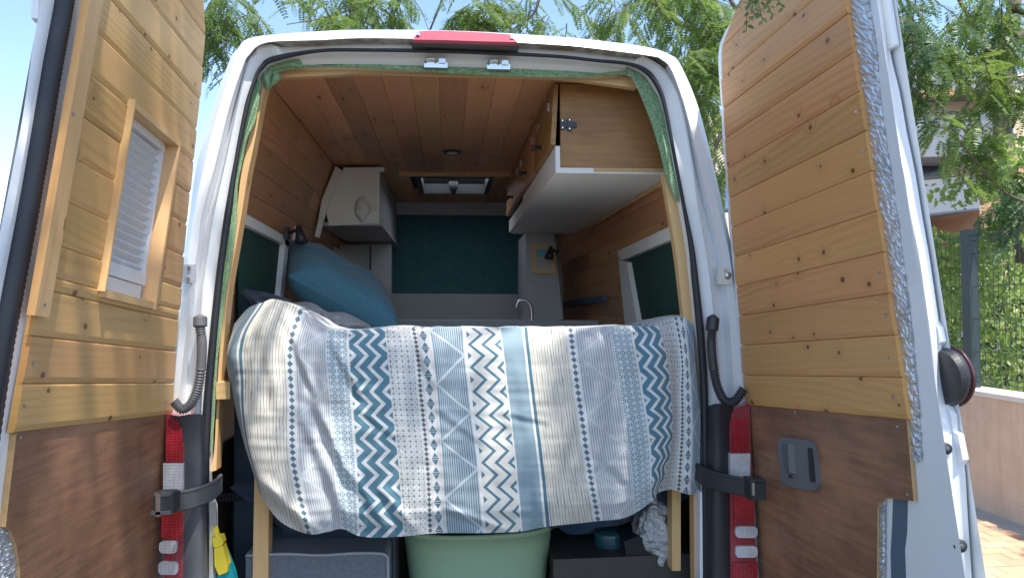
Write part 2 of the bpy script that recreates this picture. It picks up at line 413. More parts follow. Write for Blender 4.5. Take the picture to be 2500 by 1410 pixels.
bk.prism([UY(1004,101,-.018), UY(1267,108,-.018), UY(1267,115,-.006), UY(1004,105,-.006)], (0, .05, 0)).build('lamp_housing', plain('grey_lamp_housing', (.12, .12, .13), .5), brk)
# latch strikers in the header
for x, y in ((1064, 154), (1217, 158)):
    lt = MB(); c = UY(x, y, .045)
    lt.box(c+np.array([0, .01, -.008]), (.072, .03, .016)); lt.box(c+np.array([.02, .0, .004]), (.02, .02, .014))
    o = lt.build('latch_striker', STEEL, van)
    MB().tube([c+np.array([-.032, -.004, .0]), c+np.array([-.026, -.012, .008]), c+np.array([-.006, -.012, .009]), c+np.array([.0, -.004, .001])], .005, 8).build('striker_loop', STEEL, o, True)
    MB().tube([c+np.array([.02, -.012, .005]), c+np.array([.02, .0, .005])], .006, 8).build('bolt', STEEL, o)
# hinge plates on the pillars
def plate(x0, y0, x1, y1, Y, mat, name, bolts, parent=van):
    P = [UY(x0, y0, Y), UY(x1, y0, Y), UY(x1, y1, Y), UY(x0, y1, Y)]
    o = MB().prism(P, (0, .012, 0)).build(name, mat, parent)
    for (x, y, r) in bolts:
        c = UY(x, y, Y-.006); MB().tube([c, c+np.array([0, .012, 0])], r, 10).build('bolt', STEEL, o)
    return o
plate(446, 645, 476, 690, -.004, plain('painted_steel_plate', (.5, .53, .57), .35), 'hinge_plate', [(461, 653, .005), (459, 680, .005)])
hp = plate(1753, 652, 1786, 694, -.006, plain('cream_steel_plate', (.66, .66, .62), .35), 'hinge_plate', [(1772, 660, .005)])
c = UY(1778, 672, -.012); MB().tube([c, c+np.array([0, .02, 0])], .011, 12).build('bolt', STEEL, hp, True)

# cable hoses
def hose(pts, r, name, grom):
    P = cr([UY(x, y, Y) for x, y, Y in pts], 26); rr = np.full(len(P), r)
    L = np.linspace(0, 1, len(P)); rib = (np.arange(len(P)) % 4 < 2)
    mask = (L > .12) & ((L < .22) | (L > .42)); rr = np.where(mask, np.where(rib, r*1.12, r*.86), r*1.02)
    rr = np.where(L < .13, r*1.45*np.sqrt(np.clip(L/.03, .15, 1)), rr) 
    return MB().tube(P, rr, 12).build(name, grom, van, True)
GREYHOSE = plain('grey_corrugated_hose', (.11, .11, .115), .5, var=.3)
hose([(489,768,-.012),(489,800,-.018),(493,840,-.02),(490,905,-.022),(482,950,-.028),(466,985,-.035),(444,998,-.045),(424,978,-.05)], .0135, 'cable_hose', GREYHOSE)
hose([(1742,768,-.012),(1738,810,-.018),(1737,850,-.02),(1743,905,-.024),(1752,945,-.03),(1770,978,-.035),(1794,978,-.04),(1816,948,-.045)], .0135, 'cable_hose', BLKPL)

# tail lights
def lens(name, col, hi):
    m, p = newmat(name); x, y, z = sepco(); a = nz(objco(), 60, 2); st = ((x*520+a*4).sin()*.5+.5)*.35+((z*760).sin()*.5+.5)*.5
    lk(p, mixc(st*.35+ss(nz(objco(), 14, 3), .35, .7)*.5, col, hi)); p.inputs['Roughness'].default_value = .15; p.inputs['Coat Weight'].default_value = .8
    bump(p, st, .35, .002); return m
RED, REDL, CLR = lens('red_lamp_lens', (.2, .006, .012), (.5, .03, .045)), lens('dull_red_lamp_cover', (.24, .02, .03), (.34, .05, .06)), lens('clear_lamp_lens', (.42, .4, .4), (.75, .72, .72))
def taillight(xs, ys, Ys):
    o = MB().prism([UY(xs[0], ys[0], Ys), UY(xs[1]-6*np.sign(xs[1]-xs[0]), ys[0]+6, Ys), UY(xs[1], ys[0]+26, Ys), UY(xs[1], 1500, Ys), UY(xs[0]-8, 1500, Ys)], (0, .06, 0)).build('tail_light', REDL, van)
    return o
def lenspiece(o, x0, y0, x1, y1, Y, mat, rnd=0):
    P = [UY(x0, y0, Y), UY(x1, y0, Y), UY(x1, y1, Y), UY(x0, y1, Y)]
    if rnd:
        P = []; 
        for cx, cy, a0 in ((x1-rnd, y0+rnd, -90), (x1-rnd, y1-rnd, 0), (x0+rnd, y1-rnd, 90), (x0+rnd, y0+rnd, 180)):
            for k in range(4):
                a = rad(a0+30*k); P.append(UY(cx+rnd*math.cos(a), cy+rnd*math.sin(a), Y))
    MB().prism(P, (0, .02, 0)).build('lamp_lens', mat, o)
tl = taillight((406, 450), (1010,), -.03)
lenspiece(tl, 404, 1024, 445, 1126, -.036, RED); lenspiece(tl, 398, 1130, 448, 1226, -.037, CLR); lenspiece(tl, 394, 1232, 442, 1312, -.036, RED)
lenspiece(tl, 388, 1320, 432, 1350, -.038, CLR, 10); lenspiece(tl, 386, 1370, 434, 1402, -.038, CLR, 10)
tr = MB().prism([UY(1782,1040,-.03), UY(1786,1008,-.03), UY(1800,994,-.03), UY(1830,984,-.03), UY(1850,1500,-.03), UY(1784,1500,-.03)], (0, .06, 0)).build('tail_light', REDL, van)
lenspiece(tr, 1786, 1022, 1826, 1104, -.036, RED); lenspiece(tr, 1782, 1106, 1832, 1190, -.037, CLR); lenspiece(tr, 1792, 1206, 1842, 1272, -.036, RED)
lenspiece(tr, 1796, 1284, 1850, 1312, -.038, CLR, 10); lenspiece(tr, 1796, 1332, 1850, 1360, -.038, CLR, 10); lenspiece(tr, 1790, 1372, 1850, 1440, -.036, RED)

# ------------------------------------------------------------------ rear doors
class Door:
    def __init__(s, side, Xh, tilt, ang, v0, pit):
        a = np.array([-side*math.sin(tilt), 0, math.cos(tilt)]); th = ang*side
        def rt(x): return x*math.cos(th)+np.cross(a, x)*math.sin(th)+a*(a@x)*(1-math.cos(th))
        s.b = rt(np.array([-side, 0, 0.])); s.v = rt(np.array([0, 0, 1.])); s.n = np.cross(s.b, s.v)
        if s.n[0]*side > 0: s.n = -s.n
        s.H = np.array([side*Xh, 0, CAMH]); s.v0 = v0; s.pit = pit; s.side = side
    def P(s, u, v, w=0): return s.H+s.b*u+s.v*v+s.n*w
    def U(s, px, py, w=0):       # pixel -> (u,v) on the plane w
        d = ray(px, py); o = s.H+s.n*w; t = ((o-CAM)@s.n)/(d@s.n); q = CAM+d*t-o
        return q@s.b, q@s.v
    def W(s, px, py, w=0): return s.P(*s.U(px, py, w), w)
    def joint(s, i): return s.v0-i*s.pit
    def uat(s, v, px, w=0):      # u where the line v=const meets image column px
        lo, hi = -.3, 1.3; f = lambda u: (lambda d: 1250+F*(d@RGT)/(d@FWD)-px)(s.P(u, v, w)-CAM)
        fl = f(lo)
        for _ in range(50):
            m = (lo+hi)/2; fm = f(m)
            if (fm > 0) == (fl > 0): lo = m
            else: hi = m
        return (lo+hi)/2
DR = Door(1, .84079, .0753, 1.67019, .79193, .09109)
DL = Door(-1, .81917, .09838, 1.58272, .79024, .0905)
def board(d, vt, vb, uLt, uLb, uRt, uRb, mat, parent, wt=.0, th=.014, name='board', gap=.0003):
    vt -= gap; vb += gap; H = vt-vb
    prof = [(vt, -.0035), (vt-.0025, -.0005), (vt-.005, 0), (vb+.013, 0), (vb+.002, -.0022), (vb, -.0045)]
    V = []; uv = []
    for vv, ww in prof:
        k = (vt-vv)/H
        for u in (uLt*(1-k)+uLb*k, uRt*(1-k)+uRb*k): V.append(d.P(u, vv, wt+ww)); uv.append((u, vv))
    n = len(prof); Fc = [(2*i, 2*i+1, 2*i+3, 2*i+2) for i in range(n-1)]
    b = len(V)
    for vv, u in ((vt, uLt), (vt, uRt), (vb, uRb), (vb, uLb)): V.append(d.P(u, vv, wt-th)); uv.append((u, vv))
    Fc += [(0, 1, b+1, b), (2*n-2, b+3, b+2, 2*n-1), tuple([2*i for i in range(n)]+[b+3, b])[::-1], tuple([2*i+1 for i in range(n)]+[b+2, b+1])]
    mi = [0]*(len(Fc)-2)+[1, 1]
    return mesh(name, V, Fc, None, parent, False, uv=uv, mats=[mat, EDGE], midx=mi)
def screwhead(d, u, v, w, parent, r=.0042):
    c = d.P(u, v, w); V = []; V += [c+d.n*.0012]
    for k in range(10):
        a = k*math.pi/5; V.append(c+d.b*(r*math.cos(a))+d.v*(r*math.sin(a)))
    mesh('screw', V, [(0, 1+k, 1+(k+1) % 10) for k in range(10)], STEEL, parent)
def doorpoly(d, pts, w0, w1, name, mat, parent, mats=None, vert=False):    # polygon (u,v) between two planes
    P = [d.P(u, v, w0) for u, v in pts]; n = len(P); Q = [d.P(u, v, w1) for u, v in pts]
    Fc = [tuple(range(n)), tuple(range(n, 2*n))[::-1]]+[(i, (i+1) % n, n+(i+1) % n, n+i) for i in range(n)]
    return mesh(name, P+Q, Fc, mat, parent, False, uv=[((v, u) if vert else (u, v)) for u, v in pts]+[((v+.003, u+.012) if vert else (u+.003, v+.012)) for u, v in pts], mats=mats, midx=([0, 0]+[1]*n) if mats else None)
def loftdoor(d, cols, name, mat, parent, sub=3):
    cs = [cr([d.W(x, y, w) for x, y in pts], sub) for pts, w in cols]
    V, Fc, uv = strips(cs); return mesh(name, V, Fc, mat, parent, False, uv=uv)

def foilstrip(d, A, Bq, w0, w1, name, parent, nc=10, sub=14):
    a = cr([(x, y) for x, y in A], sub); b = cr([(x, y) for x, y in Bq], sub); Gd = []
    for i in range(len(a)):
        row = []
        for j in range(nc+1):
            t = j/nc; x, y = a[i]*(1-t)+b[i]*t
            k = rng.normal()*.0008+noise.noise(Vector((x/9, y/9, 2)))*.003
            edge = 0 if j in (0, nc) else 1
            row.append(d.W(x+rng.normal()*.6*edge, y+rng.normal()*.8, w0*(1-t)+w1*t+.003*math.sin(math.pi*t)+k))
        Gd.append(row)
    V, Fc = smoothgrid(Gd); return mesh(name, V, Fc, FOIL, parent, False)
# right door --------------------------------------------------------------
rdoor = empty('rear_door', DR.P(0, -.8), van)
xl = {-3: 2010, -2: 1905, -1: 1812, 0: 1762, 1: 1761, 2: 1766, 3: 1770, 4: 1775, 5: 1780, 6: 1785, 7: 1791, 8: 1797, 9: 1803, 10: 1808, 11: 1813, 12: 1820}
uRr = .5*(DR.U(2168, 719)[0]+DR.U(2112, 321)[0])
for i in range(-3, 12):
    a, b = DR.joint(i), DR.joint(i+1)
    ua, ub = DR.uat(a, xl[i]), DR.uat(b, xl[i+1])
    e = random.uniform(-.003, .003)
    board(DR, a, b, ua, ub, uRr+e, uRr+e, PINE, rdoor, random.uniform(-.0012, .0012))
for px, py in ((2163, 769), (2172, 873), (2180, 967), (2148, 667), (2090, 275), (2107, 370)):
    u, v = DR.U(px, py); screwhead(DR, u, v, .0005, rdoor)
# brown plywood panel below
pl = [(1820,983),(2212,1022),(2214,1030),(2228,1195),(2230,1222),(2160,1214),(2148,1222),(2142,1240),(2142,1300),(2140,1500),(1850,1500)]
doorpoly(DR, [DR.U(x, y, -.006) for x, y in pl], -.006, -.016, 'plywood_panel', None, rdoor, mats=[PLYB, PLYE])
for px, py in ((1852, 998), (1941, 1006), (2191, 1042), (2215, 1208), (1954, 1216)):
    u, v = DR.U(px, py, -.006); screwhead(DR, u, v, -.0055, rdoor)
# grey pull handle with recesses
HG = plain('grey_handle_plastic', (.15, .155, .16), .5, var=.08)
def rr(cs, k=5, r=.25):      # rounded quad in pixel space
    P = []; n = len(cs)
    for i in range(n):
        p, a, b = np.array(cs[i], float), np.array(cs[i-1], float), np.array(cs[(i+1) % n], float)
        A = p+(a-p)*r*min(1, np.linalg.norm(b-p)/np.linalg.norm(a-p)); Bq = p+(b-p)*r*min(1, np.linalg.norm(a-p)/np.linalg.norm(b-p))
        for t in np.linspace(0, 1, k): P.append(tuple((1-t)**2*A+2*t*(1-t)*p+t*t*Bq))
    return P
def ring(d, outer, inner, w0, w1, wback, name, mat, parent, innermat=None):
    O = [d.W(x, y, w0) for x, y in outer]; O2 = [d.P(*d.U(x, y, w0), wback) for x, y in outer]
    I = [d.W(x, y, w0) for x, y in inner]; I2 = [d.P(*d.U(x, y, w0), w1) for x, y in inner]
    n = len(O); V = O2+O+I+I2; Fc = []
    for r_ in range(3): Fc += [(r_*n+i, r_*n+(i+1) % n, (r_+1)*n+(i+1) % n, (r_+1)*n+i) for i in range(n)]
    mi = [0]*len(Fc)
    Fc.append(tuple(range(3*n, 4*n))); mi.append(1)
    return mesh(name, V, Fc, None, parent, False, mats=[mat, innermat or mat], midx=mi)
hdl = doorpoly(DR, [DR.U(x, y, .004) for x, y in rr([(1896,1064),(1984,1077),(2000,1200),(1906,1184)])], .004, -.008, 'pull_handle', HG, rdoor)
def slot(cs, mat, d0, nm):
    o = rr(cs, 5, .3); c = np.mean(cs, axis=0); i = [tuple(c+(np.array(p)-c)*.86) for p in o]
    ring(DR, o, i, .0065, d0, .004, nm, HG, rdoor, mat)
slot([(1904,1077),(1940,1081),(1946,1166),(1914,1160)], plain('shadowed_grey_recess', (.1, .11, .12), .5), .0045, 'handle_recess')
slot([(1968,1084),(1986,1087),(1994,1186),(1974,1182)], BLKPL, .0042, 'handle_recess')
doorpoly(DR, [DR.U(x, y, .009) for x, y in rr([(1923,1082),(1936,1084),(1941,1156),(1927,1153)])], .009, .004, 'handle_lever', plain('light_grey_lever', (.2, .205, .21), .45), rdoor)
doorpoly(DR, [DR.U(x, y, .008) for x, y in [(1924,1158),(1933,1159),(1934,1166),(1925,1165)]], .008, .004, 'lock_button', BLKPL, rdoor)
# foil strip, door frame edge
r0 = [(2046,-30),(2060,37),(2075,132),(2089,226),(2112,321),(2123,419),(2138,517),(2156,619),(2168,719),(2184,822),(2193,926),(2208,1020),(2226,1125)]
r1 = [(2112,-30),(2127,37),(2141,132),(2148,226),(2160,321),(2175,419),(2189,517),(2203,619),(2216,719),(2228,822),(2238,926),(2246,1020),(2252,1125)]
foilstrip(DR, [(x-2, y) for x, y in r0], r1, -.013, -.0155, 'foil_strip', rdoor)
r1b = [(x-4, y) for x, y in r1]+[(2262,1262),(2272,1500)]
r2 = [(2124,-30),(2138,37),(2158,132),(2162,226),(2182,321),(2206,419),(2222,517),(2243,619),(2258,719),(2272,822),(2282,926),(2294,1020),(2304,1125),(2318,1262),(2334,1500)]
r3 = [(2152,-30),(2166,37),(2174,132),(2196,226),(2213,321),(2233,419),(2249,517),(2267,619),(2282,719),(2296,822),(2304,926),(2326,1020),(2352,1125),(2362,1262),(2378,1500)]
r1m = [(a[0]*.62+b[0]*.38, a[1]*.62+b[1]*.38) for a, b in zip(r1b, r2)]
loftdoor(DR, [(r1b, -.02), (r1m, -.02), (r1m, -.023), (r2, -.024), (r2, -.026), ([(a[0]*.3+b[0]*.7, a[1]) for a, b in zip(r2, r3)], -.05), (r3, -.056), ([(x+1.5, y) for x, y in r3], -.062)], 'door_frame', WHITE, rdoor, 4)
# hooked flange pieces on the free edge
for pts in ([(2150,-30),(2160,-30),(2182,108),(2180,114),(2170,120),(2160,128),(2156,126)], [(2268,770),(2290,800),(2297,834),(2284,851),(2276,862),(2284,930),(2312,992),(2323,1014),(2326,1052),(2339,1060),(2351,1122),(2340,1140),(2296,1020),(2280,930)]):
    doorpoly(DR, [DR.U(x, y, -.05) for x, y in pts], -.05, -.064, 'edge_flange', WHITE, rdoor)
# outer skin of the door
uo = DR.U(2262, 517, -.06)[0]
def skin(d, u1, name, parent, hinge):
    vs = [1.3, .95, .6, .2, -.2, -.6, -.95]; V = []
    for v in vs:
        for u, wv in ((hinge(v)-.005, -.02), (hinge(v)-.01, -.06), (u1*.5, -.075), (u1, -.066)): V.append(d.P(u, v, wv))
    V, Fc = smoothgrid(np.array(V).reshape(len(vs), 4, 3)); return mesh(name, V, Fc, WHITE, parent, True)
hR = lambda v: float(np.interp(v, [DR.joint(i) for i in range(12, -4, -1)], [DR.uat(DR.joint(i), xl[i]) for i in range(12, -4, -1)]))
skin(DR, uo, 'outer_skin', rdoor, hR)
# inner backing sheet so the boards sit on something
def backing(d, u1, hinge, parent, vtop=1.12):
    vs = np.linspace(vtop, -.95, 30); V = []
    for v in vs: V += [d.P(hinge(v)-.004, v, -.0175), d.P(u1, v, -.0175)]
    mesh('inner_panel', V, [(2*i, 2*i+1, 2*i+3, 2*i+2) for i in range(29)], WHITE, parent)
backing(DR, uRr+.075, hR, rdoor)
# white hinge-side lip
lipx = [(1990,-40),(1900,-26),(1812,22),(1782,58),(1761,98),(1754,130),(1755,180),(1761,266),(1764,341),(1771,414),(1776,487),(1780,559),(1787,627),(1793,698),(1800,768),(1805,842),(1811,912),(1818,981),(1836,1250),(1850,1500)]
lip2 = [(x+8, y+ (7 if y < 90 else 0)) for x, y in lipx]
loftdoor(DR, [(lipx, -.05), (lipx, -.008), (lip2, -.004)], 'hinge_side_lip', WHITE, rdoor, 2)
# strips in the lower cut-out
foilstrip(DR, [(2146,1236),(2146,1300),(2144,1500)], [(2162,1214),(2161,1300),(2161,1500)], -.011, -.013, 'foil_edge', rdoor, 5, 40)
doorpoly(DR, [DR.U(x, y, -.0165) for x, y in [(2180,1212),(2216,1218),(2214,1300),(2209,1340),(2214,1500),(2178,1500),(2174,1350),(2178,1280)]], -.0165, -.019, 'grey_patch', plain('blue_grey_patch', (.1, .14, .19), .5), rdoor)
# bump stops and screw plugs
for px, py, r in ((2240, 668, .0115), (2308, 1094, .012), (2343, 1331, .013)):
    c = DR.W(px, py, -.03); dv = (CAM-c)/np.linalg.norm(CAM-c); ax = (dv*.5+DR.b*.9); ax /= np.linalg.norm(ax)
    o = MB().tube([c-ax*.012, c+ax*.004, c+ax*.007], [r, r, r*.8], 16).build('rubber_stop', RUBBER, rdoor, True)
    MB().tube([c+ax*.0072, c+ax*.0085], [r*.45, r*.3], 12).build('stop_core', GREYHOSE, rdoor, True)
for px, py in ((2279, 896), (2284, 945)):
    c = DR.W(px, py, -.045); ax = DR.b; MB().tube([c-ax*.004, c+ax*.006], .006, 10).build('plug', RUBBER, rdoor)
# half-round black marker lamp sticking out from the free edge
lp = [(2286,852),(2310,850),(2334,862),(2354,890),(2363,920),(2361,950),(2350,975),(2332,988),(2310,990),(2298,975),(2294,940),(2288,900)]
P = list(cr([DR.W(x, y, -.06) for x, y in lp+lp[:1]], 4)[:-1]); cc = np.mean(P, axis=0); n = len(P); out = -DR.n
V = P+[cc+(p-cc)*1.0+out*.02 for p in P]+[cc+(p-cc)*.9-out*.012 for p in P]
ml = mesh('marker_lamp', V, [tuple(range(2*n, 3*n))]+[(i, (i+1) % n, n+(i+1) % n, n+i) for i in range(n)]+[(i, (i+1) % n, 2*n+(i+1) % n, 2*n+i) for i in range(n)]+[tuple(range(n, 2*n))], BLKPL, rdoor)
rim = np.array(P)+out*.012; MB().tube(cr([cc+out*.012+(p-cc-out*.012)*1.02 for p in rim[4:34]], 1), .0035, 8).build('lamp_rim', plain('dark_red_rim', (.09, .02, .025), .3), rdoor, True)

# left door ---------------------------------------------------------------
ldoor = empty('rear_door', DL.P(0, -.8), van)
xr = {-3: 440, -2: 470, -1: 496, 0: 502, 1: 495, 2: 489, 3: 480, 4: 472, 5: 465, 6: 457, 7: 449, 8: 443, 9: 436, 10: 431, 11: 426, 12: 423}
uLl = DL.U(64, 900)[0]
wq = [(313,262),(432,356),(362,738),(240,704)]            # window hole in the boards
wu = [DL.U(*p) for p in wq]; wu0, wu1 = max(wu[0][0], wu[3][0]), min(wu[1][0], wu[2][0])
wuL, wuR = .5*(wu[0][0]+wu[3][0]), .5*(wu[1][0]+wu[2][0]); wvT, wvB = .5*(wu[0][1]+wu[1][1]), .5*(wu[2][1]+wu[3][1])
for i in range(-3, 12):
    a, b = DL.joint(i), DL.joint(i+1); ua, ub = DL.uat(a, xr[i]), DL.uat(b, xr[i+1]); wt = random.uniform(-.0012, .0012)
    if b > wvT-.01 or a < wvB+.01: board(DL, a, b, ua, ub, uLl, uLl, PINEL, ldoor, wt)
    else:
        if a-wvT > .01: board(DL, a, wvT, ua, ub, uLl, uLl, PINEL, ldoor, wt); a = wvT
        if wvB-b > .01: board(DL, wvB, b, ua, ub, uLl, uLl, PINEL, ldoor, wt); b = wvB
        board(DL, a, b, ua, ub, wuR, wuR, PINEL, ldoor, wt); board(DL, a, b, wuL, wuL, uLl, uLl, PINEL, ldoor, wt)
hL = lambda v: float(np.interp(v, [DL.joint(i) for i in range(12, -4, -1)], [DL.uat(DL.joint(i), xr[i]) for i in range(12, -4, -1)]))
# vertical batten on top of the boards
ub0 = DL.U(139, 600, .008)[0]; ub1 = DL.U(108, 640, .016)[0]; vbt = DL.U(100, 772, .016)[1]
doorpoly(DL, [(ub0, vbt), (ub0, 1.2), (ub1, 1.2), (ub1, vbt)], .016, .0005, 'batten', None, ldoor, mats=[TRIM, EDGE], vert=True)
# window casing, recess and pleated blind
cas = [((wuL+.012, wvT+.012), (wuL-.002, wvB-.02), .0, .03, 'casing_board')]
doorpoly(DL, [(wuL+.0045, wvT+.015), (wuL-.001, wvT+.015), (wuL-.001, wvB-.004), (wuL+.0045, wvB-.004)], .016, -.03, 'casing_board', TRIM, ldoor, vert=True)
doorpoly(DL, [(wuL-.0015, wvT+.014), (wuR-.009, wvT+.014), (wuR-.009, wvT-.002), (wuL-.0015, wvT-.002)], .012, -.035, 'casing_board', TRIM, ldoor)
doorpoly(DL, [(wuR+.001, wvT-.002), (wuR-.009, wvT-.002), (wuR-.009, wvB-.016), (wuR+.001, wvB-.016)], .013, -.04, 'casing_board', TRIM, ldoor, vert=True)
doorpoly(DL, [(wuL-.0015, wvB+.002), (wuR+.0015, wvB+.002), (wuR+.0015, wvB-.016), (wuL-.0015, wvB-.016)], .010, -.04, 'casing_board', TRIM, ldoor)
BLW = plain('white_blind_fabric', (.66, .67, .68), .6, var=.03)
BLF = plain('white_blind_frame', (.74, .74, .75), .35, var=.02)
n = 15; V = []; zz = np.linspace(wvT-.02, wvB+.075, 2*n+1)
for k, v in enumerate(zz):
    w_ = -.034+(.008 if k % 2 else -.008)
    for u in (wuL-.002, wuR+.016): V.append(DL.P(u, v, w_))
blind = mesh('pleated_blind', V, [(2*k, 2*k+1, 2*k+3, 2*k+2) for k in range(2*n)], BLW, ldoor)
doorpoly(DL, [(wuL-.002, wvB+.074), (wuR+.004, wvB+.074), (wuR+.004, wvB+.042), (wuL-.002, wvB+.042)], -.018, -.045, 'blind_bar', BLF, ldoor)
doorpoly(DL, [(wuL-.002, wvB+.040), (wuR+.004, wvB+.040), (wuR+.004, wvB+.003), (wuL-.002, wvB+.003)], -.022, -.05, 'window_frame', BLF, ldoor)
doorpoly(DL, [(wuL-.002, wvT-.003), (wuR+.02, wvT-.003), (wuR+.008, wvT-.008), (wuR+.003, wvT-.022), (wuL-.002, wvT-.022)], -.02, -.05, 'window_frame', BLF, ldoor)
doorpoly(DL, [(wuR+.003, wvT-.02), (wuR+.016, wvT-.02), (wuR+.016, wvB+.01), (wuR+.003, wvB+.01)], -.022, -.05, 'window_frame', BLF, ldoor)
doorpoly(DL, [(wuL+.0, wvT), (wuR-.001, wvT), (wuR-.001, wvB), (wuL, wvB)], -.052, -.056, 'window_back', plain('dark_glass_behind_blind', (.03, .03, .035), .2), ldoor)
# plywood panel
pl = [(424,1009),(48,1049),(40,1060),(26,1180),(14,1285),(26,1294),(40,1330),(48,1380),(52,1500),(396,1500),(408,1250)]
doorpoly(DL, [DL.U(x, y, -.006) for x, y in pl], -.006, -.018, 'plywood_panel', None, ldoor, mats=[PLYB, PLYE])
for px, py, w_ in ((51, 1069, -.0055), (404, 1069, -.0055), (61, 988, .0005), (83, 888, .0005), (180, 278, .0165), (110, 745, .0165)):
    u, v = DL.U(px, py, w_); screwhead(DL, u, v, w_, ldoor)
# white frame, big rubber seal and outer flange
ys = [-40, 50, 150, 289, 420, 539, 698, 850, 1050, 1250, 1500]
q1 = [206,194,176,154,134,114,86,62,36,18,2]
q2 = [185,170,152,129,108,88,58,30,0,-24,-50]
q3 = [133,118,98,74,51,28,-2,-30,-66,-98,-136]
q4 = [106,92,76,55,30,6,-26,-54,-90,-120,-160]
z = lambda q: list(zip(q, ys))
loftdoor(DL, [(z(q1), -.012), (z([x-6 for x in q1]), -.018), (z(q2), -.02), (z(q2), -.03), (z(q3), -.034), (z(q3), -.045), (z(q4), -.05), (z([x-1 for x in q4]), -.06)], 'door_frame', WHITE, ldoor, 4)
sc = [DL.W((a+b)/2+4, y, -.024) for a, b, y in zip(q2, q3, ys)]; P = cr(sc, 10)
MB().tube(P, .0165, 12).build('rubber_seal', RUBBER, ldoor, True)
sc2 = [DL.W(a*.86+b*.14, y, -.018) for a, b, y in zip(q2, q3, ys)]
P2 = cr(sc2, 40); MB().tube(P2, np.where(np.arange(len(P2)) % 4 < 2, .0088, .0078), 8).build('seal_clip_strip', plain('dark_violet_rubber', (.05, .035, .045), .55, var=.2), ldoor, True)
doorpoly(DL, [DL.U(x, y, -.05) for x, y in [(96,-40),(106,-40),(100,0),(110,60),(102,58),(92,46)]], -.05, -.062, 'edge_flange', WHITE, ldoor)
skin(DL, DL.U(56, 289, -.06)[0], 'outer_skin', ldoor, hL)
def backL():
    vs = np.linspace(1.2, -.95, 30); V = []; Fc = []; mbb = MB()
    def strip(u0, u1, va, vb):
        vs = np.linspace(va, vb, 12); V = []
        for v in vs: V += [DL.P((hL(v)-.004) if u0 is None else u0, v, -.0185), DL.P(u1, v, -.0185)]
        mbb.add(V, [(2*i, 2*i+1, 2*i+3, 2*i+2) for i in range(11)])
    strip(None, uLl+.03, 1.2, wvT); strip(None, wuR, wvT, wvB); strip(wuL, uLl+.03, wvT, wvB); strip(None, uLl+.03, wvB, -.95)
    mbb.build('inner_panel', WHITE, ldoor)
backL()
foilstrip(DL, [(30,1296),(40,1330),(46,1380),(50,1500)], [(-20,1290),(-4,1330),(2,1400),(2,1500)], -.012, -.014, 'foil_edge', ldoor, 8, 20)

# door check straps
def strap(pts, wd, name, mat, br):
    a = cr([UY(x, y, Y) for x, y, Y in pts], 6); up = np.array([0, 0, wd])
    V = []; k = len(a)
    T = np.gradient(a, axis=0); N = np.cross(T, [0, 0, 1.]); N /= np.linalg.norm(N, axis=1)[:, None]
    cs = [a+up/2-N*.004, a+up/2+N*.004, a-up/2+N*.004, a-up/2-N*.004, a+up/2-N*.004]
    V, Fc, uv = strips(cs); o = mesh(name, V, Fc, mat, van)
    MB().tube(a+up/2, .006, 6).build('strap_rib', mat, o, True); MB().tube(a-up/2, .005, 6).build('strap_rib', mat, o, True)
    for (c, d_, m_) in br: MB().box(c, d_).build('strap_bracket', m_, o)
strap([(540,1178,.05),(520,1196,.0),(480,1212,-.06),(440,1222,-.11),(410,1226,-.15)], .045, 'door_check_strap', BLKPL2, [(UY(408,1224,-.155), (.05, .05, .05), BLKPL), (UY(392,1228,-.17), (.012, .035, .06), STEEL), (UY(404,1202,-.16), (.045, .045, .008), BLKPL2), (UY(400,1246,-.165), (.05, .045, .008), BLKPL2)])
strap([(1690,1140,.06),(1712,1158,.0),(1750,1174,-.06),(1795,1184,-.11),(1840,1192,-.15)], .045, 'door_check_strap', BLKPL, [(UY(1843,1194,-.155), (.045, .05, .05), BLKPL), (UY(1841,1168,-.16), (.045, .045, .008), BLKPL), (UY(1838,1192,-.185), (.006, .01, .036), STEEL)])

# ------------------------------------------------------------------ interior lining
Zc = .76; YB = 2.9; ZF = -1.0
def R3(x, y, z): return np.array([x, y, z+CAMH])
ceil = MB().box(R3(-.435, 1.5, Zc+.016), (.43, 2.76, .008)); ceil.box(R3(.42, 1.5, Zc+.016), (.46, 2.76, .008)); ceil.box(R3(-.015, .98, Zc+.016), (.4, 1.72, .008)); ceil.box(R3(-.015, 2.65, Zc+.016), (.4, .5, .008))
ceil = ceil.build('ceiling_lining', DKBROWN, van)
def plank(p0, p1, Y0, Y1, nrm, parent, mat, th=.011):      # plank whose cross-section runs p0->p1 (x,z), long in Y
    p0, p1 = np.array(p0, float), np.array(p1, float); d = p1-p0; L = np.linalg.norm(d); d /= L; nn = np.array(nrm, float)
    prof = [(0.0002, -.0025), (.003, -.0005), (.006, 0), (L-.006, 0), (L-.003, -.0005), (L-.0002, -.0025)]; V = []; uv = []
    for s, h in prof:
        q = p0+d*s+nn*h
        for Y in (Y0+.0008, Y1-.0008): V.append((q[0], Y, q[1]+CAMH)); uv.append((Y, s))
    n = len(prof); Fc = [(2*i, 2*i+1, 2*i+3, 2*i+2) for i in range(n-1)]
    b = len(V)
    for s in (prof[0][0], prof[-1][0]):
        q = p0+d*s-nn*th
        for Y in (Y0+.0008, Y1-.0008): V.append((q[0], Y, q[1]+CAMH)); uv.append((Y, s))
    Fc += [(0, 1, b+1, b), (2*n-2, b+2, b+3, 2*n-1), tuple([2*i for i in range(n)]+[b+2, b]), tuple([2*i+1 for i in range(n)]+[b+3, b+1])]
    return mesh('plank', V, Fc, mat, parent, uv=uv)
x = -.64
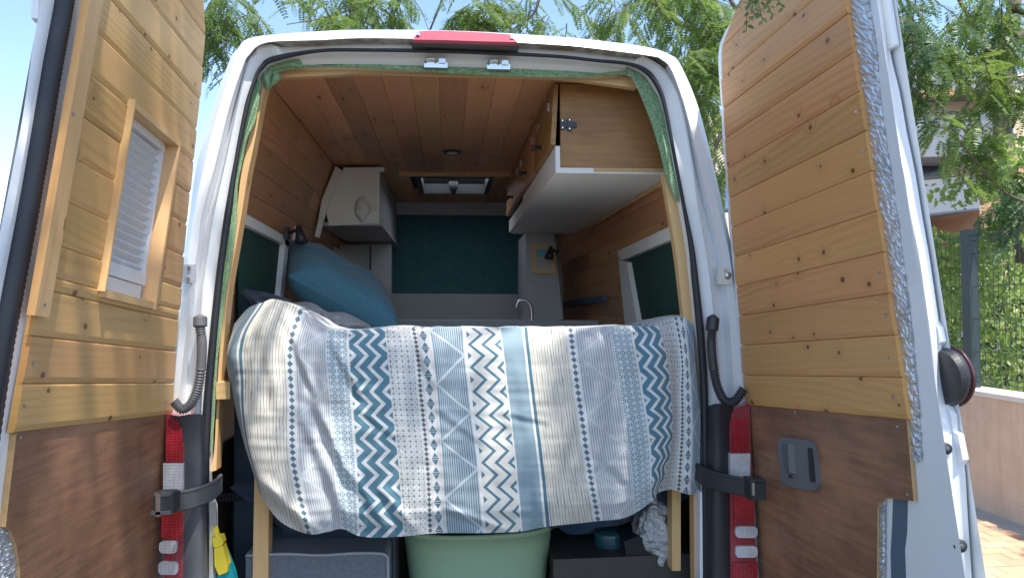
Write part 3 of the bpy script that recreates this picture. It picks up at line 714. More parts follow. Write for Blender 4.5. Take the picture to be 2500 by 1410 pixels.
while x < .64:
    x2 = min(x+.094, .645); hole = x2 > -.21 and x < .19
    cuts = [.13, random.uniform(.5, 1.4), 1.84, 2.39, 2.9] if hole else [.13, random.uniform(.6, 2.2), 2.9]
    for k in range(len(cuts)-1):
        if hole and k == 2: continue
        plank((x, Zc), (x2, Zc), cuts[k], cuts[k+1], (0, -1), ceil, PINEI)
    x = x2
# side walls follow the lean of the body
def sidewall(sg):
    prof = [(.64, Zc+.004), (.70, .60), (.745, .43), (.765, .25), (.78, -.1), (.79, -.5), (.79, ZF)]
    prof = [(sg*a, b) for a, b in prof]
    back = MB()
    for (a, b) in zip(prof[:-1], prof[1:]):
        off = sg*.016; back.prism([R3(a[0]+off, .1, a[1]), R3(b[0]+off, .1, b[1]), R3(b[0]+off+sg*.01, .1, b[1]), R3(a[0]+off+sg*.01, .1, a[1])], (0, 2.9, 0))
    back = back.build('wall_lining', DKBROWN, van)
    P = np.array(prof); Ls = np.concatenate([[0], np.cumsum(np.linalg.norm(np.diff(P, axis=0), axis=1))])
    s = 0.
    while s < .86:
        s2 = s+.091; a = np.array([np.interp(s, Ls, P[:, i]) for i in (0, 1)]); b = np.array([np.interp(s2, Ls, P[:, i]) for i in (0, 1)])
        d = (b-a)/np.linalg.norm(b-a); nn = np.array([d[1], -d[0]])*1.0
        if nn[0]*sg > 0: nn = -nn
        c = random.uniform(.8, 2.0); plank(a, b, .13, c, nn, back, PINEI); plank(a, b, c, 2.9, nn, back, PINEI); s = s2
    return back
sidewall(-1); sidewall(1)
MB().box(R3(0, 1.5, ZF-.02), (1.6, 3.0, .04)).build('load_floor', FLOORM, van)

# left and right interior windows: white frame boards and dark green blinds
def win(X, sg, top, postpx, blind):
    root = empty('side_window', R3(X, .7, .0), van)
    def bx(p, t, name, mat): 
        P = [UX(a, b, X) for a, b in p]; return MB().prism(P, (sg*t, 0, 0)).build(name, mat, root)
    bx(top, .05, 'frame_board', WPAINT)
    if postpx: bx(postpx, .05, 'frame_board', WPAINT)
    P = [UX(a, b, X+sg*.022) for a, b in blind]; V = P; mesh('blind', V+[p+np.array([sg*.004, 0, 0]) for p in V], [(0, 1, 2, 3), (4, 7, 6, 5)], DKGREEN, root)
win(-.735, -1, [(584,512),(600,521),(706,582),(706,602),(600,548),(584,538)], [(697,585),(706,588),(690,760),(680,760)], [(582,536),(698,600),(684,760),(582,830)])
win(.735, 1, [(1672,530),(1645,548),(1508,612),(1512,637),(1645,582),(1672,568)], [(1508,614),(1516,636),(1530,640),(1556,790),(1538,800),(1526,800)], [(1676,564),(1532,634),(1560,800),(1676,820)])

# overhead cabinet on the right
oc = empty('overhead_cabinet', R3(.55, 1.0, .45), van)
y0, y1, xa, zb = .2, 2.08, .327, .464
pr = [(xa+.002, zb+.01), (.74, zb+.01), (.70, .60), (.645, Zc-.004), (xa+.002, Zc-.004)]
MB().prism([R3(a, y0, b) for a, b in pr], (0, .018, 0)).build('end_panel', PLYC, oc)
MB().box(R3((xa+.745)/2, (y0+y1)/2, zb), (.745-xa, y1-y0+.002, .018)).build('bottom_board', WPAINT, oc)
MB().prism([R3(xa-.016, y0-.0015, zb-.008), R3(xa, y0-.0015, zb-.008), R3(xa, y0-.0015, zb+.082), R3(xa-.016, y0-.0015, zb+.082)], (0, 1.05, 0)).build('lower_rail', WPAINT, oc)
MB().prism([R3(xa-.016, y0+1.056, zb-.008), R3(xa, y0+1.056, zb-.008), R3(xa, y0+1.056, zb+.06), R3(xa-.016, y0+1.056, zb+.06)], (0, .79, 0)).build('lower_rail', WPAINT, oc)
MB().box(R3(.49, y1-.01, .6), (.3, .018, .3)).build('end_panel', GPAINT, oc)
MB().prism([R3(.44, y0-.003, zb-.004), R3(.72, y0-.003, zb-.004), R3(.722, y0-.003, zb+.008), R3(.44, y0-.003, zb+.008)], (0, .006, 0)).build('ply_edge', PLYE, oc)
for k, (ya, yb) in enumerate(((y0-.004, .68), (.69, 1.35), (1.36, 2.07))):
    dz = .0 if k else -.004
    o = MB().prism([R3(xa-.032, ya, .556+dz), R3(xa-.016, ya, .552+dz), R3(xa-.004, ya, Zc-.006), R3(xa-.02, ya, Zc-.006)], (0, yb-ya, 0)).build('cabinet_door', PLYC if k == 0 else PINEI, oc)
    kz = R3(xa-.03, ya+.26, .60)
    MB().tube([kz, kz+np.array([-.02, 0, 0]), kz+np.array([-.03, 0, -.004]), kz+np.array([-.034, 0, -.004])], [.008, .006, .014, .01], 10).build('knob', BLKPL, o, True)
    for yy in (ya+.1, yb-.1): MB().box(R3(xa-.026, yy, .70), (.008, .035, .03)).build('hinge', STEEL, o)
hb = UY(1384, 305, .198)
o = MB().box(hb+np.array([.012, 0, 0]), (.04, .01, .02)).build('hinge', BLKPL, oc)
MB().box(hb+np.array([-.016, -.004, 0]), (.014, .01, .034)).build('hinge_leaf', BLKPL, o); MB().box(hb+np.array([.008, -.003, 0]), (.014, .01, .04)).build('hinge_leaf', BLKPL, o)
for dx, dzz in ((-.016, .012), (-.016, -.012), (.008, .015), (.008, -.015)):
    c = hb+np.array([dx, -.01, dzz]); MB().tube([c, c+np.array([0, .004, 0])], .0028, 8).build('bolt', STEEL, o)
# gas strut wire
MB().tube([R3(.298, .25, .72), R3(.292, .6, .66)], .002, 5).build('stay_wire', STEEL, oc)
MB().tube([R3(.755-.04, .2, zb-.018), R3(.755-.04, 1.96, zb-.018)], .008, 6).build('corner_bead', TRIM, oc)

# overhead cabinet further in on the left, white end panel
lc = empty('overhead_cabinet', R3(-.52, 2.2, .45), van)
yl = 1.6
ep = [(832,419),(926,417),(926,545),(803,551),(797,520),(808,470)]
MB().prism([UY(a, b, yl) for a, b in ep], (0, .016, 0)).build('end_panel', WPAINT, lc)
MB().box(R3(-.418, 2.2575, .605), (.016, 1.28, .3)).build('cabinet_front', GPAINT, lc)
MB().box(R3(-.55, 2.25, .452), (.31, 1.27, .016)).build('bottom_board', GPAINT, lc)
MB().prism([UY(a, b, yl-.012) for a, b in [(838,409),(938,408),(938,418),(838,420)]], (0, .02, 0)).build('batten', WPAINT, lc)
MB().prism([UY(a, b, yl-.014) for a, b in [(819,405),(838,418),(803,492),(790,540),(780,580),(768,577),(778,530),(786,486)]], (0, .016, 0)).build('batten', WPAINT, lc)
MB().prism([UY(a, b, yl-.02) for a, b in [(911,440),(917,440),(918,512),(912,512)]], (0, .02, 0)).build('door_edge', WPAINT, lc)

# roof hatch
rh = empty('roof_hatch', R3(-.01, 2.1, Zc), van)
HF = plain('dark_hatch_frame', (.03, .035, .035), .5)
for c, d in (((-.01, 1.84, Zc+.01), (.42, .03, .06)), ((-.01, 2.39, Zc+.01), (.42, .03, .06)), ((-.215, 2.11, Zc+.01), (.03, .58, .06)), ((.195, 2.11, Zc+.01), (.03, .58, .06))):
    MB().box(R3(*c), d).build('hatch_frame', HF, rh)
MB().box(R3(-.01, 1.80, Zc-.01), (.62, .03, .02)).build('pine_batten', TRIM, rh); MB().box(R3(-.01, 2.43, Zc-.01), (.42, .03, .02)).build('pine_batten', TRIM, rh)
def pane():
    m, p = newmat('frosted_hatch_pane'); nt = m.node_tree; t = nt.nodes.new('ShaderNodeBsdfTranslucent'); t.inputs[0].default_value = (.85, .87, .88, 1)
    tr_ = nt.nodes.new('ShaderNodeBsdfTransparent'); mx = nt.nodes.new('ShaderNodeMixShader'); mx.inputs[0].default_value = .08
    nt.links.new(t.outputs[0], mx.inputs[1]); nt.links.new(tr_.outputs[0], mx.inputs[2]); nt.links.new(mx.outputs[0], nt.nodes['Material Output'].inputs[0]); return m
MB().box(R3(-.01, 2.11, Zc+.09), (.44, .6, .006)).build('hatch_pane', pane(), rh)
MB().tube([R3(-.015, 2.3, Zc+.04), R3(-.015, 2.3, Zc+.0), R3(-.015, 2.33, Zc-.02)], [.03, .028, .015], 12).build('crank_handle', HF, rh, True)
# ceiling spot light
cp = UZ(1104, 370, Zc-.002); MB().tube([cp+np.array([0, 0, .0]), cp+np.array([0, 0, -.008])], [.045, .042], 20).build('ceiling_spot', BLKPL, van, True)
MB().tube([cp+np.array([0, 0, -.0082]), cp+np.array([0, 0, -.010])], [.028, .022], 16).build('spot_lens', plain('pale_spot_lens', (.6, .6, .58), .4), van, True)

# bulkhead, kitchen panels
bh = empty('cab_bulkhead', R3(0, YB, 0), van)
def py(pts, Y, t, name, mat, parent): return MB().prism([UY(a, b, Y) for a, b in pts], (0, t, 0)).build(name, mat, parent)
py([(930,494),(1300,496),(1300,526),(930,523)], YB-.02, .03, 'header_board', GPAINT, bh)
py([(760,480),(957,480),(957,860),(740,860)], YB, .02, 'bulkhead_panel', GPAINT, bh)
py([(1283,480),(1420,480),(1420,860),(1283,860)], YB, .02, 'bulkhead_panel', GPAINT, bh)
py([(950,716),(1290,718),(1290,900),(950,900)], YB-.02, .02, 'bulkhead_panel', GPAINT, bh)
cc_ = empty('cab_curtain', R3(0, YB+.02, .2)); tag(cc_, 'dark teal curtain hanging behind the kitchen at the far end of the van', 'curtain')
Gd = []
for k in range(25):
    xx = 945+k*350/24; Gd.append([UY(xx, yy, YB+.015+.006*math.sin(k*1.9)) for yy in (515, 600, 700, 730)])
Vc, Fc = smoothgrid(Gd); mesh('curtain_cloth', Vc, Fc, DKTEAL, cc_, True)
kp = empty('tall_cupboard', R3(.55, 2.1, 0), van)
py([(1285,566),(1351,570),(1366,690),(1380,830),(1285,830)], 2.02, .5, 'cupboard_side', GPAINT, kp)
py([(830,598),(955,596),(955,860),(830,860)], 2.5, .03, 'cupboard_front', GPAINT, kp)
py([(902,600),(906,600),(906,735),(902,735)], 2.485, .012, 'door_gap_strip', plain('dark_gap', (.06, .06, .07), .7), kp)
py([(780,580),(800,590),(950,690),(950,712),(790,610)], 2.3, .02, 'shelf_rail', GPAINT, kp)
ct = py([(960,782),(1500,782),(1500,860),(960,860)], 1.75, .5, 'kitchen_counter', GPAINT, van)
# objects on the walls
fp = cr([UY(a, b, 1.85) for a, b in [(1298,860),(1298,790),(1297,756),(1290,738),(1277,732),(1264,737),(1260,752)]], 6)
fc = MB().tube(fp, .010, 10).build('kitchen_tap', STEEL, None, True); tag(fc, 'curved steel kitchen tap behind the bed to the right', 'tap')
pf = empty('picture_frame', UY(1328, 668, 2.0)); tag(pf, 'small pale wood picture frame on the grey cupboard', 'picture frame')
for q in ([(1299,597),(1356,600),(1356,609),(1299,606)], [(1300,658),(1357,658),(1358,668),(1301,666)], [(1299,606),(1309,606),(1310,658),(1300,658)], [(1347,609),(1356,609),(1357,658),(1348,658)]): py(q, 1.995, .015, 'frame_side', TRIM, pf)
py([(1309,606),(1347,609),(1348,628),(1310,626)], 2.004, .008, 'picture_sky', plain('picture_blue', (.16, .4, .5), .5), pf); py([(1310,626),(1348,628),(1348,658),(1310,658)], 2.004, .008, 'picture_beach', plain('picture_pale', (.45, .45, .44), .5, var=.5, nscale=90), pf)
def lamp(px, py_, Y, lab, sgn):
    r = empty('reading_lamp', UX(px, py_, -sgn*.715) if sgn > 0 else UY(px, py_, Y)); tag(r, lab, 'lamp'); c = UX(px, py_, -sgn*.715) if sgn > 0 else UY(px, py_, Y)
    MB().tube([c, c+np.array([sgn*.03, 0, .015]), c+np.array([sgn*.05, -.01, .02])], .006, 8).build('lamp_arm', BLKPL, r, True)
    MB().tube([c+np.array([sgn*.04, -.01, .03]), c+np.array([sgn*.05, -.02, -.01]), c+np.array([sgn*.055, -.025, -.04])], [.012, .02, .028], 12).build('lamp_shade', BLKPL, r, True)
    MB().box(c+np.array([-sgn*.008, 0, 0]), (.016, .045, .05)).build('lamp_base', BLKPL, r)
lamp(706, 570, 1.35, 'small black reading lamp on the left wall above the pillow', 1)
lamp(1362, 615, 1.9, 'small dark lamp beside the picture frame on the right', -1)
sf = empty('wall_frame', UX(733, 612, -.75)); tag(sf, 'narrow white frame on the left wall beside the black lamp', 'frame')
for q in ([(724,551),(741,560),(741,566),(724,557)], [(724,557),(729,560),(722,612),(716,612)], [(736,563),(741,566),(736,612),(731,612)]):
    MB().prism([UX(a, b, -.742) for a, b in q], (-.012, 0, 0)).build('frame_side', WPAINT, sf)
py_g = MB().prism([UX(a, b, -.747) for a, b in [(727,558),(738,564),(732,615),(720,615)]], (-.004, 0, 0)).build('frame_picture', plain('grey_picture', (.2, .24, .26), .4), sf)
wl = MB().prism([UX(a, b, .74) for a, b in [(1376,735),(1470,720),(1470,735),(1376,750)]], (.03, 0, 0)).build('wall_rail', plain('dark_blue_rail', (.06, .1, .16), .5), van)
# crumpled plastic bag hung on the white cabinet end
Gd = []; c0 = UY(884, 512, yl-.03)
for i in range(13):
    row = []
    for j in range(17):
        th = 2*math.pi*j/16; t = i/12; r = .04*math.sin(math.pi*min(t*.9+.06, 1))**.8
        p = np.array([r*math.cos(th)*.9, r*math.sin(th)*.3, .07-t*.13]); k = noise.noise(Vector(p*38+np.array([3, 1, 2])))*.014
        row.append(c0+p*(1+k*12)+np.array([k, k*.4, 0]))
    Gd.append(row)
Vc, Fc = smoothgrid(Gd); tag(mesh('plastic_bag', Vc, Fc, plain('milky_plastic', (.62, .62, .62), .35, var=.1), None, True), 'crumpled white plastic bag hanging on the white cabinet end', 'bag')

# ------------------------------------------------------------------ green curtain strips round the opening
def ribbon(L, Rr, Y, folds, amp, name, label, mat=GREEN, n=16):
    a = cr([UY(x, y, Y) for x, y in L], 7); b = cr([UY(x, y, Y) for x, y in Rr], 7); Gd = []
    for i in range(len(a)):
        row = []
        for j in range(n+1):
            t = j/n; p = a[i]*(1-t)+b[i]*t
            wv = math.sin(t*math.pi*2*folds+i*.11)*amp+noise.noise(Vector((p[0]*22, p[2]*9, 1.3)))*amp*1.3
            row.append(p+np.array([0, -abs(wv)-.004*math.sin(math.pi*t), 0]))
        Gd.append(row)
    V, Fc = smoothgrid(Gd); o = mesh(name, V, Fc, mat, None, True)
    tag(o, label, 'curtain'); return o
ribbon([(624,196),(612,250),(592,304),(578,366),(574,421),(572,460),(564,538),(552,609),(538,733),(530,818),(521,917),(515,991),(512,1098),(512,1112)], [(640,196),(632,255),(622,300),(602,348),(590,410),(582,455),(580,530),(570,609),(553,712),(541,818),(531,900),(526,991),(520,1085),(514,1112)], .058, 1.6, .005, 'green_curtain', 'sunlit green woven curtain strip down the left of the opening')
ribbon([(655,172),(700,160),(778,160),(900,158),(1125,164),(1350,172),(1450,179),(1530,172)], [(668,186),(700,172),(778,166),(900,168),(1125,182),(1350,190),(1450,187),(1535,184)], .07, 1.2, .003, 'green_curtain', 'dark green curtain strip tucked along the top of the opening')
ribbon([(1526,168),(1545,198),(1560,230),(1585,290),(1605,350),(1625,430),(1648,485),(1664,510),(1680,620)], [(1532,166),(1574,184),(1600,216),(1614,244),(1630,310),(1643,376),(1655,440),(1666,508),(1684,620)], .062, .9, .004, 'green_curtain', 'pale green curtain strip bunched in the upper right corner')
fo = empty('curtain_knot', UY(655, 215, .06)); tag(fo, 'folded green cloth corner hanging at the upper left of the opening', 'cloth')
for k, (q, Y0, Y1) in enumerate((([(636,170),(665,160),(690,150),(728,140),(740,156),(735,164),(700,164),(665,172)], .05, .062), ([(638,172),(668,164),(662,190),(656,222),(645,214),(640,196)], .048, .07), ([(668,172),(682,170),(687,186),(680,200),(660,216),(655,222),(660,192)], .06, .08))):
    c = np.mean(q, axis=0); V = [UY(c[0], c[1], Y0)]; m = len(q)
    for t in (.5, 1.):
        for (x, y) in q: V.append(UY(c[0]+(x-c[0])*t, c[1]+(y-c[1])*t, Y0+(Y1-Y0)*t*t))
    Fc = [(0, 1+i, 1+(i+1) % m) for i in range(m)]+[(1+i, 1+m+i, 1+m+(i+1) % m, 1+(i+1) % m) for i in range(m)]
    mesh('cloth_fold', V, Fc, GREEN, fo, True)

# ------------------------------------------------------------------ bed
bed = empty('bed_platform', R3(0, .8, ZF)); tag(bed, 'pine bed platform across the van with square posts under the patterned cover', 'bed')
MB().box(R3(.0, .95, -.235), (1.5, 1.6, .03)).build('platform_board', PLYC, bed)
MB().box(R3(-.72, .3, -.235), (.04, .5, .05)).build('side_rail', TRIM, bed)
def post(pts, Y, t): MB().prism([UY(a, b, Y) for a, b in pts], (0, t, 0)).build('post', TRIM, bed)
def uvbox(pts, Y, t):
    P = np.array([UY(a, b, Y) for a, b in pts]); Q = P+np.array([0, t, 0]); V = list(P)+list(Q)
    uv = [(0, 0), (0, .03), (1, .03), (1, 0)]; uv = [(p[2], p[0]) for p in P]+[(p[2], p[0]+.05) for p in P]
    return mesh('post', V, [(0, 1, 2, 3), (7, 6, 5, 4), (0, 4, 5, 1), (1, 5, 6, 2), (2, 6, 7, 3), (3, 7, 4, 0)], TRIM, bed, uv=uv)
uvbox([(622,1120),(658,1120),(652,1560),(614,1560)], .12, .05)
uvbox([(1640,1100),(1662,1100),(1662,1392),(1641,1392)], .14, .05)
uvbox([(1693,1180),(1709,1180),(1709,1560),(1697,1560)], .075, .04)
uvbox([(546,940),(575,940),(575,965),(546,965)], .12, .05)
mt = MB().box(R3(0, .95, -.165), (1.46, 1.5, .1)).build('mattress', NAVY, None); tag(mt, 'dark navy mattress underneath the patterned bedspread', 'mattress')
MB().prism([UY(a, b, .22) for a, b in [(560,1190),(1690,1180),(1690,1215),(1560,1255),(1340,1290),(980,1300),(700,1300),(640,1250)]], (0, .9, 0)).build('mattress_underside', NAVY, mt)

# bedspread: stripe columns (nominal stripe coordinate, five rows in the photograph's frame, front depth)
cols = [(540, [(572,790),(556,850),(566,950),(590,1060),(615,1140)], .08),
 (565, [(606,752),(572,815),(573,945),(592,1066),(622,1165)], .02),
 (590, [(640,738),(600,800),(588,940),(600,1070),(634,1200)], -.01), (640, [(672,730),(650,790),(640,950),(645,1120),(680,1268)], -.03),
 (690, [(725,748),(703,810),(700,980),(705,1140),(742,1300)], -.03), (760, [(775,790),(765,830),(768,980),(778,1140),(800,1297)], -.02),
 (805, [(800,803),(797,840),(806,980),(817,1140),(835,1290)], -.025), (850, [(846,806),(846,840),(855,980),(866,1140),(873,1306)], -.02),
 (955, [(938,800),(942,840),(955,980),(972,1140),(985,1308)], -.03), (1015, [(1000,800),(1007,840),(1020,980),(1035,1140),(1042,1302)], -.02),
 (1065, [(1047,800),(1054,840),(1068,980),(1080,1140),(1090,1300)], -.03), (1158, [(1135,800),(1138,840),(1152,980),(1172,1140),(1185,1300)], -.025),
 (1238, [(1218,800),(1224,840),(1240,980),(1258,1140),(1272,1296)], -.02), (1303, [(1278,800),(1282,840),(1298,980),(1318,1140),(1332,1285)], -.025),
 (1404, [(1380,800),(1384,840),(1402,980),(1425,1140),(1448,1272)], -.03), (1510, [(1480,797),(1487,840),(1508,980),(1530,1140),(1542,1256)], -.03),
 (1560, [(1532,795),(1540,840),(1562,970),(1580,1100),(1585,1228)], -.02), (1671, [(1605,793),(1620,840),(1638,960),(1640,1080),(1612,1200)], .0),
 (1716, [(1634,778),(1648,840),(1652,960),(1650,1080),(1638,1194)], .035), (1770, [(1668,772),(1676,840),(1684,960),(1686,1080),(1680,1206)], .03), (1850, [(1690,772),(1694,840),(1704,960),(1709,1080),(1706,1198)], .045)]
NS, NT = 420, 150
Sn = np.array([c[0] for c in cols], float)
def crs(xs, ys, q):      # catmull style interpolation on uneven knots
    ys = np.asarray(ys, float); m = np.gradient(ys, xs, axis=0); i = np.clip(np.searchsorted(xs, q)-1, 0, len(xs)-2)
    h = (xs[i+1]-xs[i]); t = (q-xs[i])/h; sh = (slice(None),)+(None,)*(ys.ndim-1); t = t[sh]; h = h[sh]
    return (2*t**3-3*t**2+1)*ys[i]+(t**3-2*t**2+t)*h*m[i]+(-2*t**3+3*t**2)*ys[i+1]+(t**3-t**2)*h*m[i+1]
sq = np.concatenate([np.linspace(540, 1670, NS-80), np.linspace(1672, 1850, 80)])
pts = crs(Sn, np.array([c[1] for c in cols]), sq)           # NS,5,2
dep = crs(Sn, np.array([c[2] for c in cols]), sq)
tk = np.array([0, .1, .38, .7, 1.]); tq = np.linspace(0, 1, NT)
grid = crs(tk, pts.transpose(1, 0, 2), tq)                  # NT,NS,2
folds = [((716,830),(770,960),.014,9), ((770,980),(860,1180),.02,14), ((740,1010),(850,1270),.016,16), ((650,1180),(760,1290),.03,16), ((800,815),(880,960),.016,10), ((690,760),(735,850),.012,10), ((930,1190),(1010,1290),.012,12),
 ((1010,820),(1060,940),.008,10), ((1075,1000),(1180,1080),.006,10), ((880,1000),(960,1060),.006,9), ((1590,860),(1600,1180),.012,16), ((1430,820),(1470,1000),.008,22), ((1250,1010),(1340,1030),.004,8), ((1090,1240),(1230,1290),.012,10), ((640,790),(690,1000),.01,18), ((860,1150),(940,1290),.012,11), ((1460,1100),(1540,1180),.006,12)]
rowsV = []; UVs = []
back = [(.55, -.06), (.42, -.02), (.3, -.006), (.2, .0), (.1, .001), (.05, .001)]
for k, (yb, dz) in enumerate(back):
    for i in range(NS):
        b = UY(grid[0, i, 0], grid[0, i, 1], .05+dep[i]); lump = noise.noise(Vector((sq[i]/70, yb*6, 4)))*.012*min(1, yb*4)
        hump = max(0, (b[2]-CAMH+.02))
        rowsV.append((b[0]*(1-.02*yb)+0, b[1]+yb, b[2]+dz+lump-hump*min(1, yb*1.6)*.9)); UVs.append((sq[i]/1000, (760-yb*700)/1000))
for j in range(NT):
    t = tq[j]
    rnd = .05*max(0, 1-t/.16)**2
    for i in range(NS):
        x, y = grid[j, i]; Y = dep[i]+rnd-.02*math.sin(math.pi*t)+.03*max(0, t-.9)/.1*.6
        dd = noise.noise(Vector((x/60, y/170, .5)))*.012+noise.noise(Vector((x/24, y/60, 2.5)))*.005+noise.noise(Vector((x/110, y/16, 7.5)))*.0022
        for (a, b_, amp, wd) in folds:
            ax, ay = a; bx_, by = b_; L2 = (bx_-ax)**2+(by-ay)**2; q = ((x-ax)*(bx_-ax)+(y-ay)*(by-ay))/L2
            if -.25 < q < 1.25:
                e = ((x-ax)*(by-ay)-(y-ay)*(bx_-ax))/math.sqrt(L2); fall = max(0, 1-(2*abs(q-.5))**4*.42)
                fall *= max(0., min(1., (q+.25)/.25))*max(0., min(1., (1.25-q)/.25))
                dd += -amp*.62*fall*(math.exp(-(e/wd)**2)-.75*math.exp(-((e+wd*1.5)/wd)**2))
        P = UY(x, y, Y+dd*(.3+.7*min(1, t*5)))
        rowsV.append(tuple(P)); UVs.append((sq[i]/1000, (y*.35+(790+t*505)*.65)/1000))
nr = NT+len(back)
Fc = [(j*NS+i, j*NS+i+1, (j+1)*NS+i+1, (j+1)*NS+i) for j in range(nr-1) for i in range(NS-1)]
def spreadmat():
    m, p = newmat('patterned_bedspread'); u, v = uvnode(); u = u*1000.; v = v*1000.
    wob = nz(xyz(u*.02, v*.02), 1, 2)
    u = u+(wob-.5)*3.0
    Uu = (u-590.).mod(715.0)
    cream, white, teal, blue, dark, pale = (.56, .53, .46), (.62, .62, .6), (.055, .14, .19), (.16, .28, .35), (.1, .12, .13), (.42, .52, .55)
    band = lambda a, b: Uu.gt(a)*Uu.lt(b)
    line = lambda x, per, th: x.pp(per/2).lt(th)
    col = white
    def put(mask, c): 
        nonlocal col
        col = mixc(mask, col, c)
    put(band(0, 8), teal)
    # cream with thin broken lines
    put(band(8, 102), cream); jit = nz(xyz(u*.12, v*.012), 1, 2)
    put(band(11, 100)*line(u+jit*7, 6.6, .62)*ss(nz(xyz(u*.2, v*.02), 1, 2), .28, .4)*.8, dark)
    # diamonds
    put(band(102, 122)*((Uu-112).abs()/7.5+v.pp(8.0)/8.0).lt(.95), (.09, .15, .19))
    # pale fine stripes with zigzag ribbon
    put(band(124, 214), mixc(line(u, 6.2, 1.5), (.54, .54, .54), (.29, .32, .35)))
    zz = (v*.62).pp(45.0)*2.0+124
    put(band(124, 214)*(Uu-zz).abs().lt(5.0), mixc(line(v+u, 5, 1.0), (.42, .46, .49), (.52, .54, .55)))
    # pale teal lattice
    lat = lambda th, per: line(u, per, th).max(line(v, per, th)).max(line(u+v, per, th)).max(line(u-v, per, th))
    put(band(216, 260), mixc(lat(1.25, 15.0), (.17, .27, .31), (.54, .58, .59)))
    # chevrons, white on teal
    ch = (Uu+v.pp(29.0)*1.05).mod(34.0)
    put(band(266, 366), mixc(ch.lt(12.5), (.08, .185, .24), white)); put(band(266, 366)*(v.pp(29.0).lt(.6)*ch.lt(12.5)), (.4, .45, .47))
    # dark lattice on white
    put(band(368, 424), mixc(lat(.55, 13.0)*ss(nz(xyz(u*.1, v*.1), 1, 2), .3, .42), white, (.13, .16, .17)))
    # hourglass row and big diamonds
    put(band(428, 441)*((Uu-434.5).abs()).lt(v.pp(6.0)), dark)
    d = (Uu-457).abs()/10.5+v.pp(17.0)/15.5
    put(band(445, 470)*d.lt(1.0), (.08, .15, .2)); put(band(445, 470)*line(v, 5.2, .6)*(v+0).pp(17.0).lt(5.5), white)
    put(band(442, 443.2).max(band(471, 472.2)), (.55, .42, .33))
    # blue stripes with white zigzag
    put(band(476, 562), mixc(line(u, 5.6, 1.2), (.36, .42, .45), (.1, .17, .22)))
    z2 = (v*.62+20).pp(43.0)*2.0+476
    put(band(476, 562)*(Uu-z2).abs().lt(4.5), mixc(line(v+u, 4.5, .9), (.5, .55, .57), (.4, .46, .49)))
    # thin teal chevrons on cream
    c2 = (Uu+v.pp(29.0)*1.0).mod(30.0)
    put(band(570, 648), mixc(c2.lt(9.0), (.6, .585, .54), (.07, .165, .215)))
    # herringbone
    hb = (v+Uu.pp(7.0)*1.3).mod(5.0)
    put(band(652, 709), mixc(hb.lt(1.7), (.11, .2, .26), (.42, .48, .5)))
    lk(p, col); p.inputs['Roughness'].default_value = .88; p.inputs['Sheen Weight'].default_value = .15
    bump(p, nz(xyz(u*1.2, v*1.2), 1, 2), .12, .002)
    return m
bs = mesh('bedspread', rowsV, Fc, spreadmat(), None, True, uv=UVs); tag(bs, 'white and teal striped bedspread with zigzag patterns hanging over the bed edge', 'bedspread')

# pillow
def cushion(c, e1, e2, e3, a, b, h, name, label, mat, cat):
    e1, e2, e3 = [np.array(x, float)/np.linalg.norm(x) for x in (e1, e2, e3)]; N = 44; out = []
    for sgn in (1, -1):
        Gd = []
        for i in range(N+1):
            row = []
            for j in range(N+1):
                x, y = -1+2*i/N, -1+2*j/N
                f = max(0, (1-x**4)*(1-y**4))**.55
                pin = 1-.10*(1-x*x)*abs(y)**3-.0; pin2 = 1-.10*(1-y*y)*abs(x)**3
                wr = noise.noise(Vector((x*3, y*3, sgn)))*.02+noise.noise(Vector((x*9, y*5, sgn*3)))*.006
                p = np.array(c)+e1*(a*x*pin2)+e2*(b*y*pin)+e3*(sgn*h*f*(1+wr*4)+wr*.4*f)
                row.append(p)
            Gd.append(row)
        out.append(smoothgrid(Gd))
    mb = MB(); mb.add(*out[0]); mb.add(out[1][0], [f[::-1] for f in out[1][1]])
    o = mb.build(name, mat, None, True); tag(o, label, cat); return o
e1 = np.array([.86, 0, -.51]); e2 = np.array([-.22, .8, .36]); e3 = np.cross(e1, e2)
cushion(UY(828, 706, .95), e1, e2, e3, .262, .22, .105, 'pillow', 'large teal blue pillow lying tilted on the bed', BLUEC, 'pillow')
# bed linen heaps behind the cover
def heap(poly, Y, dY, name, label, mat, seed, cat):
    P = np.array(poly, float); c = P.mean(axis=0); n = len(P); Q = cr(np.vstack([P, P[:1]]), 5); Gd = []
    for t in np.linspace(0, 1, 16):
        row = []
        for q in Q:
            x, y = c+(q-c)*t; k = noise.noise(Vector((x/22, y/16, seed)))*.04+noise.noise(Vector((x/9, y/8, seed+3)))*.012
            row.append(UY(x+k*120*t*.3, y, Y+dY*(t**2)+k*(1-t*.3)))
        Gd.append(row)
    V, Fc = smoothgrid(Gd); o = mesh(name, V, Fc, mat, None, True); tag(o, label, cat); return o
heap([(562,700),(610,706),(660,716),(720,738),(770,790),(740,830),(640,830),(566,800)], .3, .12, 'folded_blanket', 'dark navy blanket showing behind the bedspread on the left', NAVY, 3, 'blanket')
heap([(700,738),(760,738),(800,760),(840,762),(880,780),(905,800),(860,830),(760,830),(720,790)], .45, .12, 'crumpled_sheet', 'crumpled light grey sheet in front of the blue pillow', GREYF, 8, 'sheet')

